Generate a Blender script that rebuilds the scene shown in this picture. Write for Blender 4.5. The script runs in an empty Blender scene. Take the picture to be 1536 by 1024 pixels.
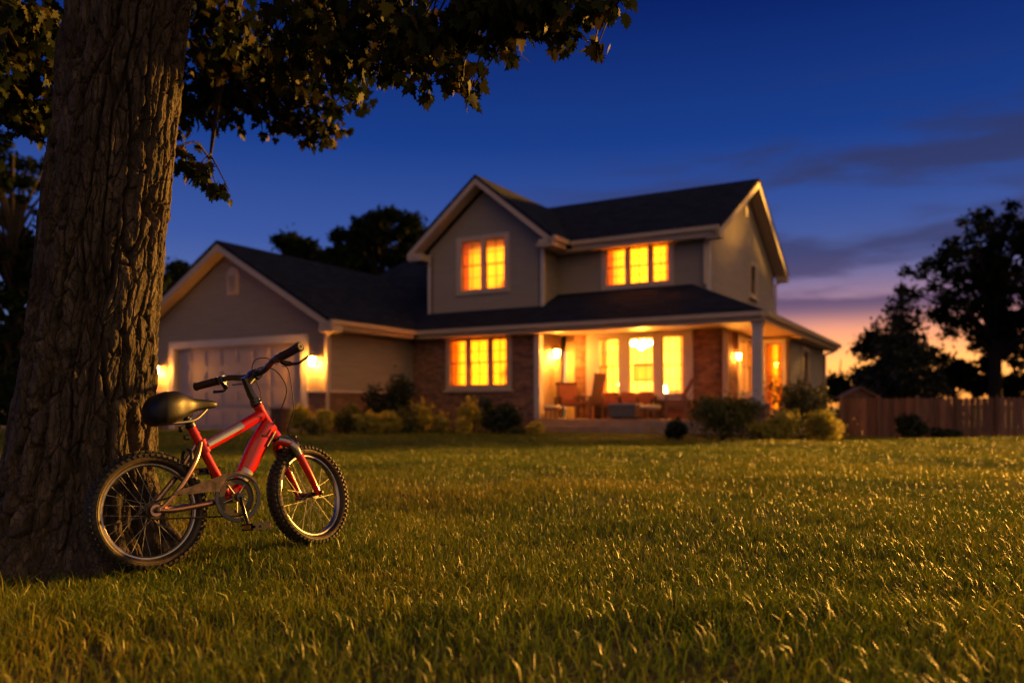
import bpy, math, random
import numpy as np
from mathutils import Vector, Matrix, noise
random.seed(7); RNG = np.random.default_rng(11)
PI = math.pi
S = bpy.context.scene
COL = S.collection
F, HC, CX, HY = 1200.0, 0.6, 768.0, 610.0          # focal length (px of the 1536 wide picture), eye height, centre, horizon

# ------------------------------------------------------------------ materials
def mat(name, col, rough=0.6, metal=0.0, **kw):
    m = bpy.data.materials.new(name); m.use_nodes = True
    nt = m.node_tree; b = nt.nodes['Principled BSDF']
    b.inputs['Base Color'].default_value = (*col, 1); b.inputs['Roughness'].default_value = rough
    b.inputs['Metallic'].default_value = metal
    for k, v in kw.items(): b.inputs[k.replace('_', ' ')].default_value = v
    return m
def N(m, t, **kw):
    n = m.node_tree.nodes.new(t)
    for k, v in kw.items(): setattr(n, k, v)
    return n
def L(m, a, b): m.node_tree.links.new(a, b)
def P(m): return m.node_tree.nodes['Principled BSDF']
def coord(m, scale=(1, 1, 1)):
    tc = N(m, 'ShaderNodeTexCoord'); mp = N(m, 'ShaderNodeMapping'); mp.inputs['Scale'].default_value = scale
    L(m, tc.outputs['Object'], mp.inputs['Vector']); return mp.outputs['Vector']
def ramp(m, fac, stops):
    r = N(m, 'ShaderNodeValToRGB'); e = r.color_ramp.elements
    while len(e) < len(stops): e.new(0.5)
    for i, (p, c) in enumerate(stops): e[i].position = p; e[i].color = (*c, 1)
    L(m, fac, r.inputs['Fac']); return r.outputs['Color']
def noisy(name, c1, c2, scale=8, rough=0.6, bump=0.0, stretch=(1, 1, 1), metal=0.0, detail=6, dist=0.02, rr=None, **kw):
    m = mat(name, c1, rough, metal, **kw)
    n = N(m, 'ShaderNodeTexNoise'); n.inputs['Scale'].default_value = scale; n.inputs['Detail'].default_value = detail
    L(m, coord(m, stretch), n.inputs['Vector'])
    L(m, ramp(m, n.outputs['Fac'], [(0.3, c1), (0.7, c2)]), P(m).inputs['Base Color'])
    if rr:
        q = N(m, 'ShaderNodeMapRange'); q.inputs['To Min'].default_value = rr[0]; q.inputs['To Max'].default_value = rr[1]
        L(m, n.outputs['Fac'], q.inputs['Value']); L(m, q.outputs['Result'], P(m).inputs['Roughness'])
    if bump:
        bp = N(m, 'ShaderNodeBump'); bp.inputs['Strength'].default_value = bump; bp.inputs['Distance'].default_value = dist
        L(m, n.outputs['Fac'], bp.inputs['Height']); L(m, bp.outputs['Normal'], P(m).inputs['Normal'])
    return m
def siding(name, c1, c2):
    m = noisy(name, c1, c2, 3, 0.65, stretch=(.4, .4, 6))
    tc = N(m, 'ShaderNodeTexCoord'); sp = N(m, 'ShaderNodeSeparateXYZ'); L(m, tc.outputs['Object'], sp.inputs[0])
    a = N(m, 'ShaderNodeMath', operation='MULTIPLY'); a.inputs[1].default_value = 1 / .125; L(m, sp.outputs['Z'], a.inputs[0])
    b = N(m, 'ShaderNodeMath', operation='FRACT'); L(m, a.outputs[0], b.inputs[0])
    c = N(m, 'ShaderNodeMath', operation='SUBTRACT'); c.inputs[0].default_value = 1; L(m, b.outputs[0], c.inputs[1])
    bp = N(m, 'ShaderNodeBump'); bp.inputs['Strength'].default_value = 1; bp.inputs['Distance'].default_value = .14
    L(m, c.outputs[0], bp.inputs['Height']); L(m, bp.outputs['Normal'], P(m).inputs['Normal'])
    return m
def brick(name):
    m = mat(name, (.2, .1, .06), .85)
    tc = N(m, 'ShaderNodeTexCoord'); sp = N(m, 'ShaderNodeSeparateXYZ'); L(m, tc.outputs['Object'], sp.inputs[0])
    ad = N(m, 'ShaderNodeMath', operation='ADD'); L(m, sp.outputs['X'], ad.inputs[0]); L(m, sp.outputs['Y'], ad.inputs[1])
    cb = N(m, 'ShaderNodeCombineXYZ'); L(m, ad.outputs[0], cb.inputs['X']); L(m, sp.outputs['Z'], cb.inputs['Y'])
    br = N(m, 'ShaderNodeTexBrick'); br.inputs['Scale'].default_value = 1
    br.inputs['Brick Width'].default_value = .24; br.inputs['Row Height'].default_value = .085; br.inputs['Mortar Size'].default_value = .009
    br.inputs['Color1'].default_value = (.42, .18, .09, 1); br.inputs['Color2'].default_value = (.17, .075, .045, 1); br.inputs['Mortar'].default_value = (.24, .19, .15, 1)
    br.inputs['Bias'].default_value = -.1
    L(m, cb.outputs[0], br.inputs['Vector'])
    n = N(m, 'ShaderNodeTexNoise'); n.inputs['Scale'].default_value = 5; L(m, cb.outputs[0], n.inputs['Vector'])
    mx = N(m, 'ShaderNodeMix', data_type='RGBA', blend_type='OVERLAY'); mx.inputs['Factor'].default_value = .6
    L(m, br.outputs['Color'], mx.inputs['A']); L(m, n.outputs['Fac'], mx.inputs['B']); L(m, mx.outputs['Result'], P(m).inputs['Base Color'])
    bp = N(m, 'ShaderNodeBump'); bp.inputs['Strength'].default_value = .8; bp.inputs['Distance'].default_value = .02; bp.invert = True
    L(m, br.outputs['Fac'], bp.inputs['Height']); L(m, bp.outputs['Normal'], P(m).inputs['Normal'])
    return m
def shingle(name):
    m = mat(name, (.05, .05, .06), .95, Specular_IOR_Level=.1)
    tc = N(m, 'ShaderNodeTexCoord'); br = N(m, 'ShaderNodeTexBrick'); br.inputs['Scale'].default_value = 1
    br.inputs['Brick Width'].default_value = .3; br.inputs['Row Height'].default_value = .14; br.inputs['Mortar Size'].default_value = .006
    br.inputs['Color1'].default_value = (.024, .031, .056, 1); br.inputs['Color2'].default_value = (.012, .016, .030, 1); br.inputs['Mortar'].default_value = (.02, .02, .025, 1)
    sp = N(m, 'ShaderNodeSeparateXYZ'); L(m, tc.outputs['Object'], sp.inputs[0])
    ad = N(m, 'ShaderNodeMath', operation='ADD'); L(m, sp.outputs['X'], ad.inputs[0]); L(m, sp.outputs['Y'], ad.inputs[1])
    cb = N(m, 'ShaderNodeCombineXYZ'); L(m, ad.outputs[0], cb.inputs['X']); L(m, sp.outputs['Z'], cb.inputs['Y'])
    sc = N(m, 'ShaderNodeVectorMath', operation='MULTIPLY'); sc.inputs[1].default_value = (1, 2, 1); L(m, cb.outputs[0], sc.inputs[0])
    L(m, sc.outputs[0], br.inputs['Vector']); L(m, br.outputs['Color'], P(m).inputs['Base Color'])
    bp = N(m, 'ShaderNodeBump'); bp.inputs['Strength'].default_value = .5; bp.inputs['Distance'].default_value = .01; bp.invert = True
    L(m, br.outputs['Fac'], bp.inputs['Height']); L(m, bp.outputs['Normal'], P(m).inputs['Normal'])
    return m
def emis(name, col, st):
    m = mat(name, col, .5); P(m).inputs['Emission Color'].default_value = (*col, 1); P(m).inputs['Emission Strength'].default_value = st
    return m
def leafmat(name, stops, trans=.35, rough=.5, spec=.5):
    m = bpy.data.materials.new(name); m.use_nodes = True; b = P(m)
    at = N(m, 'ShaderNodeAttribute', attribute_name='rnd')
    c = ramp(m, at.outputs['Fac'], stops)
    L(m, c, b.inputs['Base Color']); b.inputs['Roughness'].default_value = rough; b.inputs['Specular IOR Level'].default_value = spec
    t = N(m, 'ShaderNodeBsdfTranslucent'); L(m, c, t.inputs['Color'])
    mx = N(m, 'ShaderNodeMixShader'); mx.inputs[0].default_value = trans
    out = m.node_tree.nodes['Material Output']
    L(m, b.outputs[0], mx.inputs[1]); L(m, t.outputs[0], mx.inputs[2]); L(m, mx.outputs[0], out.inputs['Surface'])
    return m
def glassmat(name, op=.12):
    m = bpy.data.materials.new(name); m.use_nodes = True; nt = m.node_tree; nt.nodes.remove(P(m))
    a = N(m, 'ShaderNodeBsdfTransparent'); g = N(m, 'ShaderNodeBsdfGlossy'); g.inputs['Roughness'].default_value = .03
    fr = N(m, 'ShaderNodeFresnel'); fr.inputs['IOR'].default_value = 1.45
    mx = N(m, 'ShaderNodeMixShader'); L(m, fr.outputs[0], mx.inputs[0]); L(m, a.outputs[0], mx.inputs[1]); L(m, g.outputs[0], mx.inputs[2])
    L(m, mx.outputs[0], nt.nodes['Material Output'].inputs['Surface']); return m
def sheer(name, col, trans=.7):
    m = bpy.data.materials.new(name); m.use_nodes = True; nt = m.node_tree; nt.nodes.remove(P(m))
    a = N(m, 'ShaderNodeBsdfTranslucent'); a.inputs['Color'].default_value = (*col, 1)
    d = N(m, 'ShaderNodeBsdfDiffuse'); d.inputs['Color'].default_value = (*col, 1)
    mx = N(m, 'ShaderNodeMixShader'); mx.inputs[0].default_value = trans
    L(m, d.outputs[0], mx.inputs[1]); L(m, a.outputs[0], mx.inputs[2])
    L(m, mx.outputs[0], nt.nodes['Material Output'].inputs['Surface']); return m

M = dict(
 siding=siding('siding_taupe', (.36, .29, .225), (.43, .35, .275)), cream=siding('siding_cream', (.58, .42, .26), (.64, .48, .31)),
 brick=brick('brick_red_brown'), roof=shingle('shingle_charcoal'),
 trim=noisy('trim_beige', (.62, .46, .32), (.68, .52, .37), 4, .55), white=noisy('paint_white', (.68, .58, .50), (.74, .64, .56), 5, .5),
 door=noisy('door_paint', (.54, .41, .35), (.58, .45, .39), 2, .5), deck=noisy('deck_boards', (.42, .27, .15), (.55, .37, .22), 4, .6, .2, (1, 12, 1)),
 dark=noisy('dark_bronze', (.02, .018, .015), (.04, .035, .03), 20, .45), glass=glassmat('window_glass'),
 darkglass=mat('dark_glass', (.01, .012, .02), .05), sheer=sheer('sheer_curtain', (.85, .68, .38)),
 sheer2=sheer('amber_curtain', (.85, .50, .20), .45), room=noisy('room_paint', (.75, .62, .38), (.8, .67, .43), 2, .8),
 sash=noisy('sash_paint', (.16, .11, .08), (.22, .15, .11), 4, .5),
 wood=noisy('chair_wood', (.24, .11, .05), (.36, .17, .08), 6, .5, .1, (1, 1, 8)), wicker=noisy('wicker_brown', (.07, .04, .025), (.14, .08, .045), 60, .7, .4),
 cushion=noisy('cushion_rust', (.42, .16, .07), (.50, .20, .09), 12, .9), pale=noisy('cushion_pale', (.70, .60, .42), (.76, .66, .48), 12, .9),
 grey=noisy('fabric_grey', (.14, .13, .12), (.2, .19, .17), 30, .9),
 lampglass=emis('lamp_glass', (1, .36, .04), 230), bulb=emis('bulb_glow', (1, .60, .22), 70), shade=emis('lamp_shade_glow', (1, .55, .2), 16),
 fence=noisy('fence_cedar', (.14, .07, .05), (.22, .115, .08), 3, .8, .2, (6, 6, .6)), concrete=noisy('concrete', (.30, .27, .24), (.38, .35, .31), 6, .9, .2),
 bark2=noisy('dark_bark', (.018, .014, .011), (.04, .03, .023), 10, .9, .5, (4, 4, 1)), soil=noisy('soil', (.03, .02, .012), (.06, .04, .025), 20, .95, .5),
)
def vary(m, lo, hi):
    lk = P(m).inputs['Base Color'].links[0]; src = lk.from_socket; oi = N(m, 'ShaderNodeObjectInfo'); r = N(m, 'ShaderNodeMapRange'); r.inputs['To Min'].default_value = lo; r.inputs['To Max'].default_value = hi
    L(m, oi.outputs['Random'], r.inputs['Value']); x = N(m, 'ShaderNodeVectorMath', operation='SCALE'); L(m, src, x.inputs[0]); L(m, r.outputs[0], x.inputs['Scale']); L(m, x.outputs[0], P(m).inputs['Base Color'])
vary(M['fence'], .55, 1.35)
# bicycle
M.update(
 red=mat('red_paint', (.62, .008, .010), .22, .0, Coat_Weight=1.0, Coat_Roughness=.06), 
 copper=mat('brushed_alloy', (.50, .30, .22), .24, 1.0), alloy=noisy('rim_alloy', (.36, .35, .36), (.46, .44, .44), 30, .26, metal=1.0, rr=(.2, .36)),
 steel=mat('spoke_steel', (.32, .31, .30), .5, .5), rubber=noisy('tyre_rubber', (.012, .011, .011), (.03, .026, .022), 40, .6, .15, rr=(.42, .75)),
 tan=noisy('tyre_sidewall_lit', (.05, .026, .014), (.08, .042, .022), 50, .55, .1),
 black=noisy('black_plastic', (.008, .008, .010), (.02, .02, .023), 60, .38, .05), blackgloss=mat('black_gloss', (.012, .013, .02), .16, 0, Coat_Weight=.6),
 saddle=noisy('saddle_vinyl', (.007, .0065, .007), (.012, .011, .011), 120, .42, .12, dist=.004, rr=(.40, .52)),
 grip=noisy('grip_rubber', (.016, .007, .007), (.028, .011, .010), 80, .6, .2), cable=mat('cable_black', (.01, .01, .01), .3),
 decal=mat('decal_silver', (.62, .64, .68), .25, .35, Coat_Weight=1.0), chain=mat('chain_steel', (.08, .07, .06), .4, .9), blue=mat('blue_plastic', (.03, .10, .30), .35),
 endcap=mat('grip_end', (.22, .2, .18), .5),
)

# ------------------------------------------------------------------ object helpers
def tag(o, label=None, cat=None, group=None, kind=None):
    if label: o['label'] = label
    if cat: o['category'] = cat
    if group: o['group'] = group
    if kind: o['kind'] = kind
    return o
def empty(name, loc=(0, 0, 0), rot=(0, 0, 0), parent=None):
    o = bpy.data.objects.new(name, None); COL.objects.link(o); o.location = loc; o.rotation_euler = rot; o.parent = parent
    o.empty_display_size = .1
    return o
class MB:
    def __init__(s): s.v = []; s.f = []; s.m = []; s.mi = 0
    def add(s, vs, fs):
        b = len(s.v); s.v += [tuple(v) for v in vs]; s.f += [tuple(b + i for i in f) for f in fs]; s.m += [s.mi] * len(fs)
    def hexa(s, p):   # 8 points: bottom 0-3 (ccw from above), top 4-7
        s.add(p, [(3, 2, 1, 0), (4, 5, 6, 7), (0, 1, 5, 4), (1, 2, 6, 5), (2, 3, 7, 6), (3, 0, 4, 7)])
    def box(s, x0, y0, z0, x1, y1, z1):
        s.hexa([(x0, y0, z0), (x1, y0, z0), (x1, y1, z0), (x0, y1, z0), (x0, y0, z1), (x1, y0, z1), (x1, y1, z1), (x0, y1, z1)])
    def obox(s, c, ax, ay, az):  # centre + half vectors
        c = Vector(c); ax, ay, az = Vector(ax), Vector(ay), Vector(az)
        s.hexa([c-ax-ay-az, c+ax-ay-az, c+ax+ay-az, c-ax+ay-az, c-ax-ay+az, c+ax-ay+az, c+ax+ay+az, c-ax+ay+az])
    def bar(s, a, b, w, h, up=(0, 0, 1)):
        a, b = Vector(a), Vector(b); d = (b - a).normalized(); x = d.cross(Vector(up))
        if x.length < 1e-4: x = d.cross(Vector((0, 1, 0)))
        x.normalize(); y = x.cross(d)
        s.obox((a + b) / 2, (b - a) / 2, x * w / 2, y * h / 2)
    def slab(s, pts, t):  # top polygon, thickness downwards
        n = len(pts); top = [Vector(p) for p in pts]; bot = [p - Vector((0, 0, t)) for p in top]
        s.add(top + bot, [tuple(range(n)), tuple(range(2*n-1, n-1, -1))] + [(i, i+n, (i+1) % n+n, (i+1) % n) for i in range(n)])
    def prism(s, pts2, fn, d0, d1):  # polygon pts (a,b) mapped by fn(a,b,d)
        n = len(pts2)
        vs = [fn(a, b, d0) for a, b in pts2] + [fn(a, b, d1) for a, b in pts2]
        s.add(vs, [tuple(range(n)), tuple(range(2*n-1, n-1, -1))] + [(i, i+n, (i+1) % n+n, (i+1) % n) for i in range(n)])
    def tube(s, pts, r, seg=12, smooth=0, sx=1.0, up=None, cap=True):
        pts = [Vector(p) for p in pts]
        if not hasattr(r, '__len__'): r = [r] * len(pts)
        if smooth and len(pts) > 2:
            q, rr = [], []
            for i in range(len(pts) - 1):
                p0, p1, p2, p3 = pts[max(i-1, 0)], pts[i], pts[i+1], pts[min(i+2, len(pts)-1)]
                for k in range(smooth):
                    t = k / smooth
                    q.append(.5*((2*p1)+(p2-p0)*t+(2*p0-5*p1+4*p2-p3)*t*t+(3*p1-p0-3*p2+p3)*t**3)); rr.append(r[i]*(1-t)+r[i+1]*t)
            q.append(pts[-1]); rr.append(r[-1]); pts, r = q, rr
        d = (pts[1]-pts[0]).normalized()
        ref = Vector(up) if up else (Vector((0, 0, 1)) if abs(d.z) < .9 else Vector((0, 1, 0)))
        x = (ref - d*ref.dot(d)).normalized(); vs = []
        for i, p in enumerate(pts):
            d = (pts[min(i+1, len(pts)-1)] - pts[max(i-1, 0)]).normalized()
            x = (x - d*x.dot(d)).normalized(); y = d.cross(x)
            for k in range(seg):
                a = 2*PI*k/seg; vs.append(p + (x*math.cos(a) + y*math.sin(a)*sx)*r[i])
        fs = [(i*seg+k, i*seg+(k+1) % seg, (i+1)*seg+(k+1) % seg, (i+1)*seg+k) for i in range(len(pts)-1) for k in range(seg)]
        if cap: fs += [tuple(range(seg-1, -1, -1)), tuple((len(pts)-1)*seg+k for k in range(seg))]
        s.add(vs, fs)
    def lathe(s, prof, c, axis=(0, 0, 1), seg=24, closed=False):  # prof: (radius, height)
        c = Vector(c); az = Vector(axis).normalized(); ax = az.orthogonal().normalized(); ay = az.cross(ax); n = len(prof)
        vs = [c + az*h + (ax*math.cos(2*PI*k/seg) + ay*math.sin(2*PI*k/seg))*r for r, h in prof for k in range(seg)]
        rng = range(n) if closed else range(n-1)
        fs = [(i*seg+k, i*seg+(k+1) % seg, ((i+1) % n)*seg+(k+1) % seg, ((i+1) % n)*seg+k) for i in rng for k in range(seg)]
        if not closed: fs += [tuple(range(seg-1, -1, -1)), tuple((n-1)*seg+k for k in range(seg))]
        s.add(vs, fs)
    def build(s, name, mats, parent=None, smooth=False, bevel=0, loc=None, angle=35):
        me = bpy.data.meshes.new(name); me.from_pydata(s.v, [], s.f)
        for m in (mats if isinstance(mats, (list, tuple)) else [mats]): me.materials.append(m)
        if any(s.m): me.polygons.foreach_set('material_index', s.m)
        import bmesh
        bm = bmesh.new(); bm.from_mesh(me); bmesh.ops.recalc_face_normals(bm, faces=bm.faces)
        if bevel: bmesh.ops.bevel(bm, geom=list(bm.edges), offset=bevel, segments=2, affect='EDGES', clamp_overlap=True)
        bm.to_mesh(me); bm.free()
        if smooth or bevel:
            me.polygons.foreach_set('use_smooth', [True]*len(me.polygons)); me.set_sharp_from_angle(angle=math.radians(angle))
        o = bpy.data.objects.new(name, me); COL.objects.link(o); o.parent = parent
        if loc: o.location = loc
        return o
def np_mesh(name, verts, faces, m, parent=None, rnd=None, smooth=False):
    """faces: (n,k) int array, all the same size"""
    me = bpy.data.meshes.new(name); n, k = faces.shape
    me.vertices.add(len(verts)); me.vertices.foreach_set('co', np.ascontiguousarray(verts, dtype=np.float32).ravel())
    me.loops.add(n*k); me.loops.foreach_set('vertex_index', faces.astype(np.int32).ravel())
    me.polygons.add(n); me.polygons.foreach_set('loop_start', np.arange(0, n*k, k, dtype=np.int32)); me.polygons.foreach_set('loop_total', np.full(n, k, np.int32))
    if smooth: me.polygons.foreach_set('use_smooth', np.ones(n, bool))
    me.update(calc_edges=True)
    if rnd is not None:
        a = me.attributes.new('rnd', 'FLOAT', 'POINT'); a.data.foreach_set('value', rnd.astype(np.float32))
    me.materials.append(m)
    o = bpy.data.objects.new(name, me); COL.objects.link(o); o.parent = parent
    return o
def sm(a, b, x):
    t = np.clip((x-a)/(b-a), 0, 1); return t*t*(3-2*t)
def vnoise(x, y, f, seed=0):
    """cheap smooth value noise on arrays"""
    x = x*f + seed*17.3; y = y*f + seed*9.1
    xi, yi = np.floor(x).astype(np.int64), np.floor(y).astype(np.int64); tx, ty = x-xi, y-yi
    tx, ty = tx*tx*(3-2*tx), ty*ty*(3-2*ty)
    def h(a, b):
        q = np.sin(a*127.1+b*311.7+seed*74.7)*43758.5453; return q-np.floor(q)
    return (h(xi, yi)*(1-tx)+h(xi+1, yi)*tx)*(1-ty)+(h(xi, yi+1)*(1-tx)+h(xi+1, yi+1)*tx)*ty
def gz(x, y):
    """ground height"""
    x = np.asarray(x, float); y = np.asarray(y, float)
    base = -.1*sm(8, 18, y) - .26*sm(6, 11, x)*sm(16, 23, y)
    und = (vnoise(x, y, .35, 1)-.5)*.14*sm(4, 8, y)*(1-sm(17, 20, y)) + (vnoise(x, y, 1.1, 2)-.5)*.045*sm(1, 5, y)*(1-sm(17, 20, y))
    return base + und - .3*sm(40, 120, y)
def at(px, Y, z=None):
    x = (px-CX)/F*Y
    return Vector((x, Y, float(gz(x, Y)) if z is None else z))

# ------------------------------------------------------------------ camera
cd = bpy.data.cameras.new('camera'); cam = bpy.data.objects.new('camera', cd); COL.objects.link(cam); S.camera = cam
cam.location = (0, 0, HC); cam.rotation_euler = (PI/2, 0, 0)
cd.sensor_width = 36; cd.lens = F/1536*36; cd.shift_y = (HY-512)/1536; cd.clip_end = 3000; cd.clip_start = .05
cd.dof.use_dof = True; cd.dof.focus_distance = 3.05; cd.dof.aperture_fstop = 1.72

# ------------------------------------------------------------------ world and sun
SUN_AZ, SUN_EL = math.radians(55), math.radians(9)
W = bpy.data.worlds.new('World'); S.world = W; W.use_nodes = True
def world():
    nt = W.node_tree; nd, lk = nt.nodes, nt.links; bg = nd['Background']
    class X: node_tree = nt
    m = X
    tc = N(m, 'ShaderNodeTexCoord'); sp = N(m, 'ShaderNodeSeparateXYZ'); L(m, tc.outputs['Generated'], sp.inputs[0])
    def math_(op, a, b=None, c=None):
        n = N(m, 'ShaderNodeMath', operation=op)
        for i, q in enumerate((a, b, c)):
            if q is None: continue
            if isinstance(q, (int, float)): n.inputs[i].default_value = q
            else: L(m, q, n.inputs[i])
        return n.outputs[0]
    def mr(v, a, b, c=0, d=1):
        n = N(m, 'ShaderNodeMapRange', interpolation_type='SMOOTHSTEP'); L(m, v, n.inputs['Value'])
        for k, q in zip(('From Min', 'From Max', 'To Min', 'To Max'), (a, b, c, d)): n.inputs[k].default_value = q
        return n.outputs['Result']
    def mix(f, a, b, bt='MIX'):
        n = N(m, 'ShaderNodeMix', data_type='RGBA', blend_type=bt)
        for s_, q in (('Factor', f), ('A', a), ('B', b)):
            if isinstance(q, tuple): n.inputs[s_].default_value = (*q, 1)
            elif isinstance(q, (int, float)): n.inputs[s_].default_value = q
            else: L(m, q, n.inputs[s_])
        return n.outputs['Result']
    z = sp.outputs['Z']
    blue = ramp(m, z, [(0, (.16, .19, .36)), (.10, (.125, .175, .40)), (.20, (.045, .095, .345)), (.31, (.010, .046, .25)), (.45, (.003, .015, .13)), (.7, (.002, .007, .06))])
    glow = ramp(m, z, [(0, (1.4, .45, .07)), (.050, (1.75, .68, .16)), (.082, (1.1, .42, .21)), (.118, (.42, .23, .30)), (.17, (.11, .13, .31)), (.26, (.04, .08, .28))])
    dv = N(m, 'ShaderNodeVectorMath', operation='DOT_PRODUCT'); L(m, tc.outputs['Generated'], dv.inputs[0]); dv.inputs[1].default_value = (math.sin(math.radians(30)), math.cos(math.radians(30)), 0)
    gf = mr(dv.outputs['Value'], .70, .97); gf = math_('MULTIPLY', gf, mr(z, .27, .1))
    col = mix(gf, blue, glow)
    # streaky clouds low on the right
    mp = N(m, 'ShaderNodeMapping'); mp.inputs['Scale'].default_value = (1.6, 1.6, 9); mp.inputs['Rotation'].default_value = (0, .10, 0); mp.inputs['Location'].default_value = (3.1, .4, 1.25)
    L(m, tc.outputs['Generated'], mp.inputs['Vector'])
    n1 = N(m, 'ShaderNodeTexNoise'); n1.inputs['Scale'].default_value = 1.5; n1.inputs['Detail'].default_value = 7; n1.inputs['Roughness'].default_value = .52; n1.inputs['Distortion'].default_value = .3
    L(m, mp.outputs[0], n1.inputs['Vector'])
    cf = mr(n1.outputs['Fac'], .45, .57)
    cf = math_('MULTIPLY', cf, mr(dv.outputs['Value'], .80, .96)); cf = math_('MULTIPLY', cf, mr(z, .38, .28)); cf = math_('MULTIPLY', cf, mr(z, .082, .125))
    ccol = ramp(m, z, [(.07, (.50, .16, .12)), (.11, (.13, .08, .16)), (.18, (.05, .055, .15)), (.30, (.026, .038, .13))])
    col = mix(math_('MULTIPLY', cf, .9), col, ccol)
    # warm fill glow added behind the camera to brighten the house front
    d2 = N(m, 'ShaderNodeVectorMath', operation='DOT_PRODUCT'); L(m, tc.outputs['Generated'], d2.inputs[0]); d2.inputs[1].default_value = Vector((.62, -.72, .32)).normalized()
    bk = mr(d2.outputs['Value'], .05, .95); bk = math_('MULTIPLY', bk, mr(z, -.1, .1))
    col = mix(bk, col, BACK_FILL)
    col = mix(mr(z, 0, -.06), col, (.02, .02, .02))
    L(m, col, bg.inputs['Color']); bg.inputs['Strength'].default_value = 0.46
BACK_FILL = (.50, .31, .175)
world()
sd = bpy.data.lights.new('sun', 'SUN'); sun = bpy.data.objects.new('sun', sd); COL.objects.link(sun)
sd.energy = 5; sd.angle = math.radians(3); sd.color = (1, .435, .055)
sun.rotation_euler = Vector((math.sin(SUN_AZ)*math.cos(SUN_EL), math.cos(SUN_AZ)*math.cos(SUN_EL), math.sin(SUN_EL))).to_track_quat('Z', 'Y').to_euler()
sun.location = (0, 0, 30)
S.view_settings.view_transform = 'Standard'; S.view_settings.look = 'None'; S.view_settings.exposure = 1.15
S.cycles.use_denoising = True; S.cycles.max_bounces = 6; S.cycles.transparent_max_bounces = 12; S.cycles.sample_clamp_indirect = 4
S.cycles.caustics_reflective = False; S.cycles.caustics_refractive = False
S.cycles.use_adaptive_sampling = True; S.cycles.adaptive_threshold = .02

# ------------------------------------------------------------------ ground
def ground():
    xs = np.concatenate([-np.geomspace(900, 9, 40), np.linspace(-8.8, 18.8, 140), np.geomspace(19, 900, 40)])
    ys = np.concatenate([-np.geomspace(400, 2, 20), np.linspace(-1.8, 26, 190), np.geomspace(26.5, 1500, 50)])
    X, Y = np.meshgrid(xs, ys); Z = gz(X, Y)-.004
    v = np.stack([X.ravel(), Y.ravel(), Z.ravel()], 1); nx, ny = len(xs), len(ys)
    i = (np.arange(ny-1)[:, None]*nx+np.arange(nx-1)[None]).ravel()
    m = noisy('lawn_soil', (.020, .018, .007), (.045, .040, .012), 9, .95, .6)
    o = np_mesh('ground', v, np.stack([i, i+1, i+nx+1, i+nx], 1), m, smooth=True); tag(o, kind='structure')
ground()
HEDGE = None
def grass():
    # wedge in front of the camera with generous margins; blades get larger and sparser with distance
    out_v, out_f, out_r = [], [], []; base = 0
    # house footprint / bed mask is a line in front of the house
    O = np.array([6.13, 19.5]); U = np.array([-.866, .5]); V = np.array([.5, .866])
    zones = [(1.05, 2.2, 6500, 1.0), (2.2, 3.6, 9500, 1.0), (3.6, 5.5, 7200, 1.0), (5.5, 8.5, 4300, 1.15), (8.5, 13, 2100, 1.55), (13, 24, 850, 2.2)]
    for y0, y1, dens, wmul in zones:
        xl0, xr0 = -.80*y1-1.6, .80*y1+1.8
        n = int((xr0-xl0)*(y1-y0)*dens)
        x = RNG.uniform(xl0, xr0, n); y = RNG.uniform(y0, y1, n)
        keep = (x > -.80*y-1.6) & (x < .80*y+1.8)
        keep &= RNG.random(n) < .45+.8*vnoise(x, y, 2.6, 5)
        d = np.stack([x, y], 1)-O; u = d@U; v = d@V
        keep &= ~((v > -.9) & (u > -.6) & (u < 11.3)) & ~((v > -4.6) & (u > 10) & (u < 11.6)) & ~((v > -3.45) & (u >= 11.2) & (u < 20))
        keep &= ~((x+1.70)**2+(y-3.1)**2 < .17)
        x, y = x[keep], y[keep]; n = len(x)
        clump = vnoise(x, y, 3.2, 3)*.6+vnoise(x, y, 11, 4)*.4
        h = (.016+.029*clump+RNG.gamma(2, .005, n))*(1+.35*(y < 2.4))*(1+.10*(wmul-1))
        tall = RNG.random(n) < .018; h = np.where(tall, h*1.7, h)
        w = RNG.uniform(.0009, .0021, n)*wmul
        a = RNG.uniform(0, 2*PI, n); la = RNG.uniform(0, 2*PI, n)+1.2*(vnoise(x, y, 5, 8)-.5)
        lean = h*RNG.uniform(.15, .95, n)
        dx, dy = np.cos(a)*w, np.sin(a)*w; lx, ly = np.cos(la)*lean, np.sin(la)*lean
        z = gz(x, y)-.004
        P0 = np.stack([x-dx, y-dy, z], 1); P1 = np.stack([x+dx, y+dy, z], 1)
        M0 = np.stack([x-dx*.8+lx*.33, y-dy*.8+ly*.33, z+h*.6], 1); M1 = np.stack([x+dx*.8+lx*.33, y+dy*.8+ly*.33, z+h*.6], 1)
        T = np.stack([x+lx, y+ly, z+h*RNG.uniform(.78, 1.0, n)], 1)
        vv = np.stack([P0, P1, M0, M1, T], 1).reshape(-1, 3)
        b = base+np.arange(n)*5
        ff = np.stack([np.stack([b, b+1, b+3], 1), np.stack([b, b+3, b+2], 1), np.stack([b+2, b+3, b+4], 1)], 1).reshape(-1, 3)
        r = np.clip(.30*vnoise(x, y, .45, 6)+.30*vnoise(x, y, 1.6, 9)+.62*RNG.random(n)-.12, 0, 1)
        out_v.append(vv); out_f.append(ff); out_r.append(np.repeat(r, 5)); base += n*5
    m = leafmat('grass_blades', [(0, (.030, .080, .004)), (.45, (.110, .165, .007)), (.8, (.27, .25, .013)), (1, (.40, .29, .03))], .34, .40, .42)
    o = np_mesh('grass', np.concatenate(out_v), np.concatenate(out_f), m, rnd=np.concatenate(out_r))
    tag(o, 'short green and straw-tinted lawn grass across the whole yard', 'grass', kind='stuff')
grass()

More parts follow.
